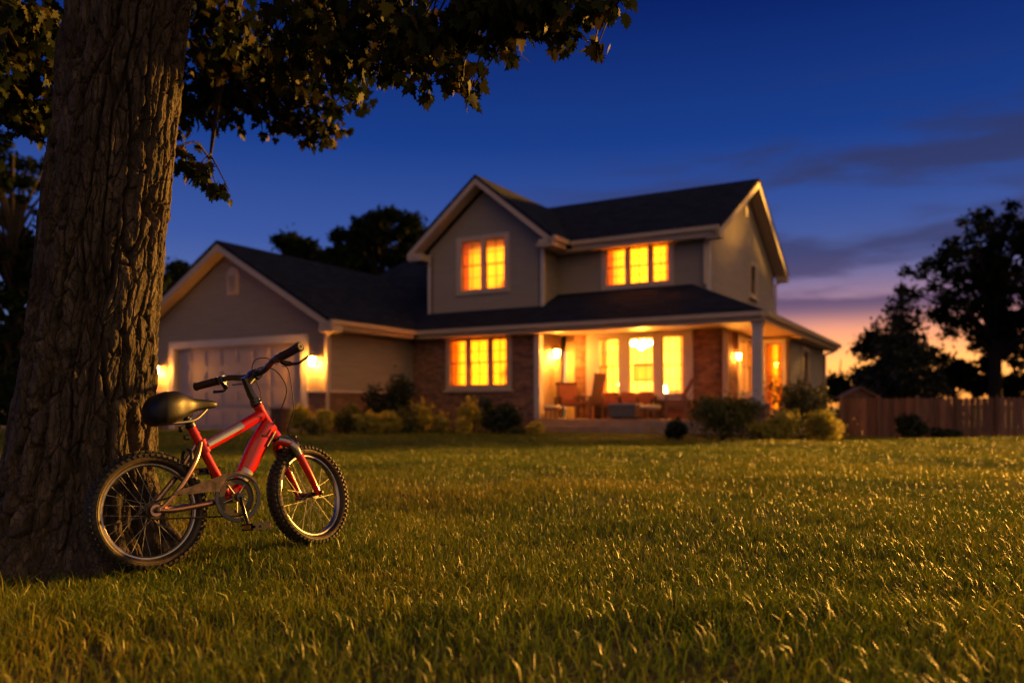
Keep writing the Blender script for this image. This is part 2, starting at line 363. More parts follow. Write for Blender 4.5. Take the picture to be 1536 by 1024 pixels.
# ------------------------------------------------------------------ the big tree in front
def trunk_axis(z):
    zs = [-.1, 0, .35, .88, 2.18, 3.2, 4.6]; xs = [-1.735, -1.725, -1.69, -1.635, -1.48, -1.36, -1.25]
    return np.interp(z, zs, xs), 3.1+np.interp(z, [0, 2, 4.6], [0, .02, .2])
def big_tree():
    root = empty('maple_tree', (-1.725, 3.1, 0))
    tag(root, 'huge leaning tree with deeply furrowed bark and overhanging leafy boughs, standing beside the bicycle', 'tree')
    zs = np.concatenate([np.linspace(-.12, 2.5, 620), np.linspace(2.53, 4.6, 70)]); na = 500
    th = np.linspace(0, 2*PI, na, endpoint=False)
    V_ = np.zeros((len(zs), na, 3)); 
    flare_dirs = [(.2, .10), (1.5, .07), (2.6, .12), (3.6, .14), (4.55, .13), (5.5, .09)]
    for i, z in enumerate(zs):
        cx, cy = trunk_axis(z)
        r0 = np.interp(z, [-.12, 0, .15, .35, .88, 2.18, 4.6], [.37, .33, .272, .240, .209, .194, .155])
        fl = sum(am*np.exp(-((th-d+PI) % (2*PI)-PI)**2/.09) for d, am in flare_dirs)*math.exp(-max(z, 0)/.15)*1.3
        r0 = r0+fl+.010*np.sin(3*th+z*1.2)+.006*np.sin(5*th-z*2)
        ct, st = np.cos(th), np.sin(th)
        for k in range(na):
            r = r0[k]; p = Vector((ct[k]*.27, st[k]*.27, z))
            w = noise.noise_vector(p*7)*.014+noise.noise_vector(p*28)*.0045
            q = Vector(((p.x+w.x*1.3)*12, (p.y+w.y*1.3)*12, (z+w.z*2)*1.5+p.x*1.5))
            dd = noise.voronoi(q)[0]; e = dd[1]-dd[0]
            q2 = Vector(((p.x+w.x)*27, (p.y+w.y)*27, (z+w.z*1.6)*6.5)); d2, c2 = noise.voronoi(q2); e2 = d2[1]-d2[0]
            f1 = min(e/.15, 1); f1 = f1*f1*(3-2*f1); f2 = min(e2/.11, 1)
            g = Vector((p.x*60, p.y*60, z*24))
            V_[i, k, 0] = r + .036*f1 + .018*f2 + .009*noise.noise(c2[0]*3.1) + .004*noise.noise(g) + .003*noise.noise(g*2.7) - .034
        R_ = V_[i, :, 0].copy()
        V_[i, :, 0] = cx+R_*ct; V_[i, :, 1] = cy+R_*st; V_[i, :, 2] = z
    V_[:, :, 0] -= -1.725; V_[:, :, 1] -= 3.1
    nz = len(zs); i = np.arange(nz-1)[:, None]*na; k = np.arange(na)[None]; k2 = (k+1) % na
    f = np.stack([i+k, i+k2, i+na+k2, i+na+k], 2).reshape(-1, 4)
    m = mat('bark', (.12, .09, .07), .85)
    n = N(m, 'ShaderNodeTexNoise'); n.inputs['Scale'].default_value = 14; n.inputs['Detail'].default_value = 8; L(m, coord(m, (1.5, 1.5, .5)), n.inputs['Vector'])
    n2 = N(m, 'ShaderNodeTexNoise'); n2.inputs['Scale'].default_value = 90; n2.inputs['Detail'].default_value = 5; L(m, coord(m, (1, 1, .4)), n2.inputs['Vector'])
    L(m, ramp(m, n.outputs['Fac'], [(.3, (.026, .019, .016)), (.5, (.062, .046, .037)), (.72, (.13, .10, .082))]), P(m).inputs['Base Color'])
    vo = N(m, 'ShaderNodeTexVoronoi', feature='DISTANCE_TO_EDGE'); vo.inputs['Scale'].default_value = 48
    ad = N(m, 'ShaderNodeVectorMath', operation='MULTIPLY_ADD'); L(m, n.outputs['Color'], ad.inputs[0]); ad.inputs[1].default_value = (.06, .06, .06); L(m, coord(m, (1, 1, .38)), ad.inputs[2]); L(m, ad.outputs[0], vo.inputs['Vector'])
    cr = N(m, 'ShaderNodeMapRange'); cr.inputs['From Max'].default_value = .10; L(m, vo.outputs['Distance'], cr.inputs['Value'])
    b0 = N(m, 'ShaderNodeBump'); b0.inputs['Strength'].default_value = .9; b0.inputs['Distance'].default_value = .006; L(m, cr.outputs[0], b0.inputs['Height'])
    bp = N(m, 'ShaderNodeBump'); bp.inputs['Strength'].default_value = .9; bp.inputs['Distance'].default_value = .006; L(m, b0.outputs['Normal'], bp.inputs['Normal'])
    L(m, n2.outputs['Fac'], bp.inputs['Height']); L(m, bp.outputs['Normal'], P(m).inputs['Normal'])
    np_mesh('trunk', V_.reshape(-1, 3), f, m, root, smooth=True)
    # limbs (world coordinates minus the root)
    R0 = Vector((-1.725, 3.1, 0)); W_ = lambda px, py, Y: Vector(((px-CX)/F*Y, Y, HC+(HY-py)/F*Y))
    t0 = Vector((-1.36, 3.15, 3.2)); t1 = Vector((-1.25, 3.3, 4.5))
    limbs = [
      ([t0, Vector((-.9, 3.1, 3.35)), Vector((-.35, 2.95, 3.2)), W_(760, -120, 2.95), W_(860, -40, 3.0), W_(925, 5, 3.05)], [.11, .09, .06, .035, .015, .005]),
      ([t0+Vector((0, .1, -.1)), Vector((-1.0, 3.7, 3.5)), W_(500, -80, 4.6), W_(560, -20, 4.9), W_(600, 60, 5.0)], [.10, .08, .05, .025, .008]),
      ([t0+Vector((0, 0, -.3)), Vector((-1.15, 3.6, 3.15)), W_(350, 20, 4.4), W_(330, 130, 4.5), W_(315, 240, 4.5)], [.08, .06, .035, .02, .006]),
      ([t1, Vector((-1.9, 3.4, 4.4)), W_(-120, -300, 3.5), W_(-20, -60, 3.6), W_(20, 60, 3.7)], [.1, .08, .05, .03, .01]),
      ([t1, Vector((-.9, 3.8, 4.8)), Vector((0, 4.2, 4.7)), Vector((1.1, 4.4, 4.2))], [.12, .09, .05, .02]),
      ([t1, Vector((-1.4, 2.6, 4.9)), Vector((-1.3, 1.5, 4.7)), Vector((-.7, .6, 4.2))], [.11, .09, .05, .02]),
      ([t1, Vector((-2.1, 4.2, 5.0)), Vector((-3.0, 4.8, 4.8)), Vector((-3.9, 5.0, 4.3))], [.1, .08, .05, .02]),
    ]
    nodes = []
    for pts, rr in limbs:
        b = MB(); b.tube([p-R0 for p in pts], rr, 10, smooth=6); b.build('branch', M['bark2'], root, smooth=True)
        for a, c in zip(pts, pts[1:]):
            for t in (0, .25, .5, .75, 1): nodes.append(a.lerp(c, t))
    # leaf clusters: centre, radii (m), number
    cl = []
    def C(px, py, Y, rx, ry, n, rz=.25): cl.append((W_(px, py, Y), rx*Y/F, rz, ry*Y/F, n))
    C(15, 40, 3.5, 75, 75, 330); C(75, 60, 3.9, 55, 70, 260); C(65, 150, 4.0, 50, 55, 170); C(12, 150, 3.8, 40, 45, 120); C(95, 185, 4.1, 25, 28, 36); C(35, 185, 4., 35, 18, 40)
    C(320, 40, 4.3, 80, 80, 420, .4); C(300, 130, 4.6, 60, 60, 220, .3); C(390, 100, 4.7, 80, 60, 420, .4); C(350, 160, 4.8, 55, 30, 130)
    C(440, 150, 5.0, 65, 45, 260, .3); C(470, 195, 5.0, 40, 24, 90); C(410, 180, 5.0, 30, 28, 50); C(500, 175, 5, 28, 32, 50); C(535, 140, 4.8, 28, 20, 40)
    C(265, 225, 4.3, 22, 28, 36, .15); C(295, 255, 4.3, 30, 16, 34, .12); C(325, 285, 4.3, 24, 12, 22, .1); C(262, 170, 4.5, 20, 40, 50, .15)
    C(470, 40, 3.6, 75, 70, 330, .35); C(510, 90, 3.5, 50, 45, 130); C(455, 95, 3.7, 45, 40, 90)
    C(575, 30, 3.4, 85, 55, 330, .3); C(600, 85, 3.3, 50, 30, 90, .15); C(650, 60, 3.2, 60, 45, 180, .2); C(690, 115, 3.2, 34, 28, 42, .12); C(635, 120, 3.2, 22, 28, 20, .1); C(705, 140, 3.2, 10, 14, 6, .05)
    C(730, 25, 3.15, 70, 42, 200, .2); C(760, 70, 3.15, 16, 24, 16, .08); C(820, 15, 3.1, 60, 32, 130, .15); C(850, 50, 3.1, 30, 22, 22, .1); C(893, 62, 3.1, 18, 18, 9, .07); C(890, 10, 3.1, 40, 22, 44, .1); C(930, 12, 3.1, 24, 14, 12, .07)
    vis = len(cl)
    # the rest of the crown, above the picture
    for _ in range(95):
        a = random.uniform(0, 2*PI); r = 2.7*math.sqrt(random.random())
        p = Vector((-1.2+math.cos(a)*r*1.15, 3.3+math.sin(a)*r, random.uniform(3.3, 5.3)-.10*r))
        # keep out of the frame
        if p.y > .2 and (HY-(p.z-.35-HC)/p.y*F) > -90: continue
        cl.append((p, .42, .42, .3, 70))
    # leaf outline (stalk at origin, tip towards +y)
    half = [(0, 0), (.10, .04), (.36, -.06), (.30, .12), (.52, .22), (.36, .30), (.46, .50), (.24, .46), (.20, .58), (.24, .78), (.10, .74)]
    out = half+[(0, 1.0)]+[(-x, y) for x, y in half[:0:-1]]
    O2 = np.array([(x, y, .10*abs(x)-.12*y*y) for x, y in out]); cpt = np.array([[0, .38, -.02]])
    LV = np.concatenate([O2, cpt]); no = len(O2)
    tri = np.array([(no, i, (i+1) % no) for i in range(no)])
    vs, fs, rs = [], [], []; base = 0
    far = MB()
    for ci, (c, rx, ry, rz, n) in enumerate(cl):
        twig = MB() if ci < vis else far
        near = min(nodes, key=lambda q: (q-c).length)
        nt_ = max(2, n//45)
        tips = []
        for _ in range(nt_):
            e = c+Vector((random.gauss(0, .3)*rx, random.gauss(0, .3)*ry, random.gauss(0, .3)*rz)); tips.append((near, e))
            md = near.lerp(e, .5)+Vector((random.gauss(0, .03), random.gauss(0, .03), .06))
            twig.tube([near-R0, md-R0, e-R0], [.007, .005, .002], 5, smooth=3)
        if ci < vis: n = int(n*1.1)
        if ci < vis: twig.build('twig', M['bark2'], root, smooth=True)
        for _ in range(n):
            if ci < vis and random.random() < .25:
                a, e = random.choice(tips); t = random.uniform(.75, 1.05); p = a.lerp(e, t)+Vector((random.gauss(0, .05), random.gauss(0, .05), random.gauss(0, .03)))
                if (p-c).length > 1.3*max(rx, ry, rz): p = c.copy()
            else:
                v = Vector((random.gauss(0, 1), random.gauss(0, 1), random.gauss(0, 1))).normalized()*random.random()**.45
                p = c+Vector((v.x*rx, v.y*ry, v.z*rz))
            s = random.uniform(.044, .078) if ci < vis else random.uniform(.11, .16)
            down = Vector((random.gauss(0, .45), random.gauss(0, .45), -1)).normalized()
            nrm = Vector((random.gauss(0, 1), random.gauss(0, 1), random.gauss(0, .5))); nrm = (nrm-down*nrm.dot(down)).normalized(); xx = down.cross(nrm)
            Mx = np.array([xx, down, nrm])*s
            vs.append((LV*np.array([1, 1, random.uniform(-1.5, 2.0)]))@Mx+np.array(p-R0)); fs.append(tri+base); base += no+1
            rs.append(np.full(no+1, random.random()))
    lm = leafmat('maple_leaves', [(0, (.010, .020, .004)), (.5, (.023, .034, .005)), (.82, (.046, .045, .007)), (1, (.090, .058, .010))], .2, .6, .15)
    np_mesh('foliage', np.concatenate(vs), np.concatenate(fs), lm, root, rnd=np.concatenate(rs))
    far.build('twig', M['bark2'], root, smooth=True)['kind'] = 'stuff'
big_tree()

# ------------------------------------------------------------------ bicycle
def bicycle():
    th, lean = .719, .13
    B = empty('bicycle', (-1.2826, 2.852, .012), (-lean, 0, PI/2-th))
    tag(B, "small red child's bicycle with black saddle leaning at the foot of the big tree", 'bicycle')
    R, wb, de = .216, .677, .235
    ax = Vector((-.084, 0, .145)).normalized(); ho = Vector((.506, 0, .5275))       # steering axis
    ROT = Matrix.Translation(ho) @ Matrix.Rotation(de, 4, ax) @ Matrix.Translation(-ho)
    def T(p): return ROT @ Vector(p)
    def steer(mb): mb.v = [tuple(T(v)) for v in mb.v]; return mb
    def wheel(cx, st):
        q = (lambda b: steer(b)) if st else (lambda b: b)
        c = Vector((cx, 0, R))
        b = MB(); b.lathe([(.1740, -.0135), (.1775, -.0135), (.1775, -.0115), (.171, -.010), (.171, .010), (.1775, .0115), (.1775, .0135), (.1740, .0135), (.165, .012), (.1600, .006), (.1600, -.006), (.165, -.012)], c, (0, 1, 0), 72, True)
        rim = q(b).build('wheel', M['alloy'], B, smooth=True, angle=30)
        t = MB(); prof = []
        for k in range(16):
            a = PI*2*k/16; prof.append((.1900+.0225*math.cos(a), .0300*math.sin(a)))
        t.mi = 0; t.lathe(prof, c, (0, 1, 0), 90, True)
        nk = 58
        for i in range(nk):
            for row, (aa, ln, wd) in enumerate([(0, .0075, .007), (.62, .0055, .0055), (-.62, .0055, .0055), (1.22, .0065, .006), (-1.22, .0065, .006)]):
                a = 2*PI*(i+(.5 if abs(aa) == .62 else 0))/nk
                er = Vector((math.cos(a), 0, math.sin(a))); et = Vector((-math.sin(a), 0, math.cos(a))); ey = Vector((0, 1, 0))
                nr = er*math.cos(aa)+ey*math.sin(aa); tg = -er*math.sin(aa)+ey*math.cos(aa)
                p = c+er*(.1900+.0235*math.cos(aa))+ey*(.0310*math.sin(aa))
                t.obox(p+nr*.001, et*(ln*.92), tg*wd*.9, nr*.0042)
        n0 = len(t.f)
        # side wall bands, tan standing in for orange light on the rubber
        t.mi = 1
        for s_ in (-1, 1): t.lathe([(.1735, s_*.0175), (.1735, s_*.0155), (.1800, s_*.0278), (.1850, s_*.0304), (.1860, s_*.0290), (.1805, s_*.0250)], c, (0, 1, 0), 90, True)
        q(t).build('tyre', [M['rubber'], M['tan']], rim, smooth=True, angle=25)
        h = MB(); h.lathe([(.009, -.052), (.009, -.034), (.021, -.033), (.022, -.029), (.013, -.026), (.012, 0), (.013, .026), (.022, .029), (.021, .033), (.009, .034), (.009, .052)], c, (0, 1, 0), 20)
        q(h).build('hub', M['chain'], rim, smooth=True)
        ns = 28
        for i in range(ns):
            s_ = 1 if i % 2 else -1; sg = 1 if (i//2) % 2 else -1
            a = 2*PI*i/ns; a2 = a+sg*1.05
            p1 = c+Vector((math.cos(a2)*.020, s_*.030, math.sin(a2)*.020)); p2 = c+Vector((math.cos(a)*.162, s_*.002, math.sin(a)*.162))
            b = MB(); b.tube([p1, p2], .0008, 6); q(b).build('spoke', M['steel'], rim, smooth=True)
        v = MB(); a = 2.2; e = Vector((math.cos(a), 0, math.sin(a))); v.tube([c+e*.161, c+e*.130], .003, 8); q(v).build('valve', M['black'], rim, smooth=True)
    wheel(0, False); wheel(wb, True)
    BB = Vector((.315, 0, .236)); st_top = Vector((.172, 0, .529)); ht, hb = Vector((.464, 0, .600)), Vector((.540, 0, .468)); hub = Vector((0, 0, R))
    f = MB()
    f.tube([st_top, Vector((.245, 0, .375)), BB], [.0168, .0168, .0170], 20, up=(0, 1, 0))
    f.tube([Vector((.213, 0, .432)), Vector((.33, 0, .487)), Vector((.484, 0, .562))], [.0165, .0190, .0215], 20, smooth=4, sx=1.12, up=(0, 1, 0))
    f.tube([Vector((.515, 0, .520)), Vector((.452, 0, .435)), Vector((.385, 0, .325)), BB+Vector((.006, 0, .006))], [.029, .0325, .029, .021], 24, smooth=5, sx=1.2, up=(0, 1, 0))
    d = (ht-hb).normalized(); f.tube([hb, hb+d*.012, hb+d*.03, ht-d*.03, ht-d*.012, ht], [.022, .022, .0185, .0185, .021, .021], 22, up=(0, 1, 0))
    f.tube([Vector((.212, 0, .465)), Vector((.232, 0, .418))], [.019, .019], 18, up=(0, 1, 0))
    f.lathe([(.021, -.034), (.021, .034)], BB, (0, 1, 0), 20)
    fr = f.build('frame', M['red'], B, smooth=True, angle=50)
    # decals: real thin strips wrapped on the near side of the tubes
    def strip(a, b, r, off, a0, a1, name, m_, lift=.0006, sxx=1.1):
        a, b = Vector(a), Vector(b); dd = (b-a).normalized(); y = Vector((0, -1, 0)); x = dd.cross(y).normalized()*-1
        mb = MB(); n, k = 10, 8; vs = []
        for i in range(n+1):
            p = a.lerp(b, i/n); rr = (r[0]+(r[1]-r[0])*i/n)+lift
            for j in range(k+1):
                t = math.radians(a0+(a1-a0)*j/k); t += off*i/n
                vs.append(p+y*math.cos(t)*rr*sxx+x*math.sin(t)*rr)
        mb.add(vs, [(i*(k+1)+j, i*(k+1)+j+1, (i+1)*(k+1)+j+1, (i+1)*(k+1)+j) for i in range(n) for j in range(k)])
        mb.build(name, m_, fr, smooth=True)
    strip((.235, 0, .4425), (.385, 0, .5135), (.0174, .0206), 0, -18, 62, 'decal', M['decal'], .0012, 1.13)
    strip((.508, 0, .500), (.462, 0, .440), (.0296, .0322), 0, 28, 62, 'decal', M['decal'], .0012, 1.2)
    strip((.392, 0, .336), (.362, 0, .300), (.0296, .0272), 0, -55, 70, 'decal', M['decal'], .0012, 1.2)
    # rear triangle
    for s_ in (-1, 1):
        b = MB(); b.tube([Vector((.205, s_*.014, .455)), Vector((.168, s_*.040, .385)), Vector((.095, s_*.056, .290)), Vector((.030, s_*.058, .228)), Vector((.002, s_*.058, R+.002))], [.010, .0115, .0105, .009, .012], 14, smooth=6, sx=.8)
        b.lathe([(.021, -.003), (.021, .003)], hub+Vector((0, s_*.058, 0)), (0, 1, 0), 22)
        b.build('seat_stay', M['copper'], B, smooth=True)
        b = MB(); b.tube([hub+Vector((.006, s_*.058, 0)), Vector((.07, s_*.058, .212)), Vector((.20, s_*.050, .222)), BB+Vector((-.01, s_*.028, -.006))], [.010, .0115, .0105, .010], 14, smooth=5)
        b.build('chain_stay', M['copper'], B, smooth=True)
        for nm, c, q in (('axle_nut', hub, None), ('axle_nut', Vector((wb, 0, R)), 1)):
            b = MB(); b.lathe([(.0065, .050), (.0105, .052), (.0105, .060), (.0085, .068), (.0085, .075), (.005, .079)], c, (0, s_, 0), 12)
            if q: steer(b)
            b.build(nm, M['chain'] if q is None else M['black'], B, smooth=True)
    # fork
    fk = MB(); cr = hb+Vector((.006, 0, -.018))
    fk.tube([hb, cr+Vector((.004, 0, -.010))], [.017, .020], 16, up=(0, 1, 0))
    fork = None
    for s_ in (-1, 1):
        fk.tube([cr+Vector((0, s_*.004, 0)), cr+Vector((.018, s_*.030, -.012)), Vector((.585, s_*.046, .415)), Vector((.628, s_*.052, .325)), Vector((.662, s_*.053, .250)), Vector((wb, s_*.053, R-.008))], [.017, .0185, .0178, .0165, .0140, .011], 16, smooth=6, sx=1.1)
    fork = steer(fk).build('fork', M['red'], B, smooth=True, angle=60)
    for s_ in (-1, 1):
        b = MB(); b.tube([cr+Vector((.003, s_*.010, .003)), cr+Vector((.020, s_*.031, -.008)), Vector((.586, s_*.0465, .413)), Vector((.603, s_*.049, .378))], [.0176, .0196, .0190, .0174], 16, smooth=6, sx=1.1)
        steer(b).build('fork_cover', M['alloy'] if s_ < 0 else M['copper'], fork, smooth=True)
    b = MB(); b.lathe([(.020, -.012), (.024, -.009), (.024, -.002), (.022, 0)], hb, ax, 20); b.lathe([(.022, 0), (.024, .003), (.024, .012), (.019, .020)], ht, ax, 20)
    b.build('headset', M['blackgloss'], B, smooth=True)
    # stem, bar, grips, levers
    s0 = ht+ax*.012; s1 = Vector((.418, 0, .703)); bc = Vector((.474, 0, .728))
    b = MB(); b.tube([s0, s0+ax*.04, s1-ax*.01, s1+ax*.012], [.017, .0155, .0150, .013], 18, up=(0, 1, 0))
    b.tube([s1-ax*.018, bc], [.017, .018], 16, sx=1.15, up=(0, 1, 0)); b.lathe([(.021, -.024), (.023, -.018), (.023, .018), (.021, .024)], bc, (0, 1, 0), 18)
    b.lathe([(.021, 0), (.021, .012), (.018, .022)], s0-ax*.004, ax, 18)
    steer(b).build('stem', M['blackgloss'], B, smooth=True)
    def bar(y):  # bar centreline for |y|
        ys = [0, .035, .075, .125, .175, .31]; xs = [.474, .474, .468, .456, .452, .432]; zs = [.728, .729, .735, .748, .751, .756]
        return Vector((float(np.interp(abs(y), ys, xs)), y, float(np.interp(abs(y), ys, zs))))
    b = MB(); b.tube([bar(y) for y in (-.300, -.175, -.125, -.075, -.035, 0, .035, .075, .125, .175, .300)], .0122, 16, smooth=5)
    hbar = steer(b).build('handlebar', M['blackgloss'], B, smooth=True)
    for s_ in (-1, 1):
        b = MB(); p0, p1 = bar(s_*.188), bar(s_*.308); dd = (p1-p0).normalized(); ln = (p1-p0).length; prof = [(.0185, 0), (.0185, .004)]
        k = 0; hh = .006
        while hh < ln-.010: prof += [(.0158, hh), (.0166, hh+.002), (.0158, hh+.004)]; hh += .005
        prof += [(.0185, ln-.007), (.0185, ln-.002), (.0165, ln)]
        b.lathe(prof, p0, dd, 24); steer(b).build('grip', M['grip'], hbar, smooth=True)
        e = MB(); e.lathe([(.0125, 0), (.0125, .0015), (.006, .0017)], p1+dd*.0003, dd, 20); steer(e).build('grip_end', M['endcap'], hbar, smooth=True)
        e = MB(); e.lathe([(.0055, 0), (.0055, .0008)], p1+dd*.0019, dd, 14); steer(e).build('bar_hole_disc', M['cable'], hbar, smooth=True)  # flat black disc standing for the dark inside the open bar end
        # lever: clamp, body, blade
        c0 = bar(s_*.172); b = MB(); b.lathe([(.0165, -.008), (.0165, .008)], c0, dd, 18)
        b.tube([c0+Vector((.006, 0, -.014)), c0+Vector((.024, s_*.008, -.024)), c0+Vector((.036, s_*.024, -.027))], [.010, .0115, .009], 12, smooth=4)
        lv = steer(b).build('brake_lever', M['blackgloss'], B, smooth=True)
        b = MB(); b.tube([c0+Vector((.036, s_*.016, -.026)), c0+Vector((.046, s_*.045, -.032)), c0+Vector((.044, s_*.085, -.026)), c0+Vector((.046, s_*.108, -.020))], [.006, .0058, .006, .007], 10, smooth=5, sx=.55)
        steer(b).build('lever_blade', M['black'], lv, smooth=True)
        b = MB(); b.lathe([(.0172, -.003), (.0172, .003)], bar(s_*.158), dd, 18); steer(b).build('bar_clamp', M['blue'], hbar, smooth=True)
    # cables
    def cab(pts, sm_=8, r=.0024):
        b = MB(); b.tube(pts, r, 8, smooth=sm_); b.build('brake_cable', M['cable'], B, smooth=True)
    rl = T(bar(-.150)+Vector((.030, .002, -.024))); ll = T(bar(.150)+Vector((.030, -.002, -.024)))
    cab([rl, rl+Vector((.045, .030, -.004)), Vector((.575, -.085, .665)), Vector((.578, -.082, .57)), Vector((.560, -.062, .500)), Vector((.572, -.05, .468)), Vector((.612, -.058, .440)), Vector((.627, -.066, .395))])
    cab([ll, ll+Vector((.06, -.030, .010)), Vector((.50, .03, .758)), Vector((.535, -.035, .74)), Vector((.560, -.07, .665)), Vector((.545, -.055, .59)), Vector((.52, -.03, .54)), Vector((.512, -.030, .515))])
    cab([rl+Vector((-.01, .02, .008)), Vector((.48, -.07, .782)), Vector((.455, -.02, .780)), Vector((.47, .03, .735)), Vector((.50, .03, .66)), Vector((.50, .028, .56))], r=.0018)
    cab([Vector((.50, -.030, .497)), Vector((.475, -.034, .47)), Vector((.455, -.030, .475))], r=.002)
    # front and rear rim brakes
    def brake(c, st):
        for s_ in (-1, 1):
            b = MB(); b.tube([c+Vector((.012, s_*.042, -.055)), c+Vector((.024, s_*.040, -.02)), c+Vector((.028, s_*.030, .020)), c+Vector((.026, s_*.010, .030))], [.007, .0075, .006, .005], 10, smooth=4)
            b.obox(c+Vector((.002, s_*.024, -.038)), (.022, 0, -.008), (0, .006, 0), (.002, 0, .006))
            if st: steer(b)
            b.build('brake_arm', M['black'], B, smooth=True)
        if st:
            b = MB(); b.tube([c+Vector((.03, -.035, .030)), c+Vector((.03, 0, .035)), c+Vector((.03, .045, .031))], .004, 8, smooth=3); steer(b).build('brake_noodle', M['black'], B, smooth=True)
    brake(Vector((.588, 0, .432)), True); brake(Vector((.128, 0, .400)), False)
    # saddle with seat post
    prof = [(.010, .034, .588, .562), (.017, .056, .606, .536), (.032, .075, .630, .523), (.052, .087, .645, .520), (.088, .084, .651, .524), (.120, .074, .653, .532), (.150, .050, .642, .552), (.178, .032, .630, .568), (.210, .026, .624, .578), (.245, .026, .622, .583), (.272, .023, .617, .587), (.288, .012, .608, .594)]
    b = MB(); vs = []; seg = 28
    for x, w, zt, zb in prof:
        for k in range(seg):
            a = 2*PI*k/seg; ca, sa = math.cos(a), math.sin(a)
            y = w*(abs(ca)**.75)*math.copysign(1, ca)
            zz = (zt+zb)/2+(zt-zb)/2*(abs(sa)**(.9 if sa > 0 else .5))*math.copysign(1, sa)
            if sa > 0: zz -= .006*math.exp(-(y/.018)**2)*(1 if x < .2 else .3)
            if sa < -.2: y *= .95
            vs.append((x, y, zz))
    n = len(prof); b.add(vs, [(i*seg+k, i*seg+(k+1) % seg, (i+1)*seg+(k+1) % seg, (i+1)*seg+k) for i in range(n-1) for k in range(seg)]+[tuple(range(seg-1, -1, -1)), tuple((n-1)*seg+k for k in range(seg))])
    sad = b.build('saddle', M['saddle'], B, smooth=True, angle=70)
    md = sad.modifiers.new('s', 'SUBSURF'); md.levels = 1; md.render_levels = 2
    b = MB()
    for s_ in (-1, 1): b.tube([(.03, s_*.045, .545), (.06, s_*.030, .530), (.15, s_*.022, .534), (.200, s_*.014, .548), (.255, 0, .592)], .0035, 8, smooth=5)
    b.build('saddle_rail', M['steel'], sad, smooth=True)
    b = MB(); sd_ = (st_top-BB).normalized(); b.tube([st_top-sd_*.03, st_top+sd_*.040], .0125, 16, up=(0, 1, 0))
    b.obox(st_top+sd_*.034+Vector((-.008, 0, .004)), (.026, 0, 0), (0, .028, 0), (0, 0, .009))
    b.build('seat_post', M['black'], B, smooth=True)
    b = MB(); b.lathe([(.019, -.012), (.0195, -.010), (.0195, .004), (.018, .006)], st_top-sd_*.004, sd_, 18); b.tube([st_top+Vector((-.016, -.006, -.006)), st_top+Vector((-.045, -.016, -.018)), st_top+Vector((-.050, -.03, -.030))], [.005, .006, .007], 8)
    b.tube([st_top+Vector((-.006, 0, -.052)), st_top+Vector((-.022, 0, -.052))], [.010, .010], 10); b.build('seat_clamp', M['black'], B, smooth=True)
    b = MB(); b.lathe([(.0135, 0), (.0165, .002), (.0165, .012), (.0135, .014)], st_top+sd_*.006, sd_, 18); b.build('post_collar', M['blue'], B, smooth=True)
    # drive: chainring, guard, chain, cranks, pedals
    c = BB.copy(); fn = lambda y: (lambda a, b_, d_: (c.x+a, y+d_, c.z+b_))
    b = MB(); b.lathe([(.066, -.0015), (.070, -.0015), (.070, .0015), (.066, .0015)], c+Vector((0, -.052, 0)), (0, 1, 0), 60, True)
    b.lathe([(.050, -.0015), (.0655, -.0012), (.0655, .0012), (.050, .0015)], c+Vector((0, -.052, 0)), (0, 1, 0), 60, True)
    for k in range(34):
        a = 2*PI*k/34; e = Vector((math.cos(a), 0, math.sin(a))); b.obox(c+Vector((0, -.052, 0))+e*.071, e*.003, Vector((-e.z, 0, e.x))*.003, (0, .0012, 0))
    b.lathe([(.022, -.002), (.022, .002)], c+Vector((0, -.052, 0)), (0, 1, 0), 24)
    ring = b.build('chainring', M['chain'], B, smooth=True)
    for k in range(5):
        a = 2*PI*k/5+.9; e = Vector((math.cos(a), 0, math.sin(a))); b = MB(); b.tube([c+Vector((0, -.054, 0))+e*.018, c+Vector((0, -.054, 0))+e*.058], [.0035, .0022], 8); b.build('ring_arm', M['alloy'], ring, smooth=True)
    g = MB(); seg = 72; ro, ri = .094, .080
    g.lathe([(ri, -.003), (ro, -.003), (ro+.002, 0), (ro, .003), (ri, .003)], c+Vector((0, -.064, 0)), (0, 1, 0), 80, True)
    gd = g.build('guard_ring', M['blackgloss'], B, smooth=True)
    g = MB(); pol = [(-.255, .030), (-.250, .040), (-.20, .052), (-.10, .078), (-.045, .094), (-.010, .0985)]
    pol += [(.0985*math.sin(t), .0985*math.cos(t)) for t in np.linspace(.05, .95, 8)]+[(.088*math.sin(t), .088*math.cos(t)) for t in np.linspace(.95, -.55, 12)]
    pol += [(-.06, .055), (-.078, .028), (-.12, .030), (-.18, .026)]
    g.prism(pol, lambda a, b_, d_: (c.x+a, d_, c.z+b_), -.0715, -.0675); cg = g.build('chain_guard', M['guard'] if 'guard' in M else M['blackgloss'], B)
    ch = MB(); rc = .030; loop = []
    for t in np.linspace(PI/2+.12, -PI/2+.05, 26): loop.append(c+Vector((.0715*math.cos(t), -.052, .0715*math.sin(t))))
    for t in np.linspace(-PI/2-.03, -3*PI/2+.12, 14): loop.append(hub+Vector((rc*math.cos(t), -.048, rc*math.sin(t))))
    loop.append(loop[0]); ch.tube(loop, .0045, 6, sx=.8, up=(0, 1, 0)); ch.build('chain', M['chain'], B)
    b = MB(); b.lathe([(.012, -.002), (.031, -.001), (.031, .001), (.012, .002)], hub+Vector((0, -.046, 0)), (0, 1, 0), 32, True); b.build('sprocket', M['chain'], B)
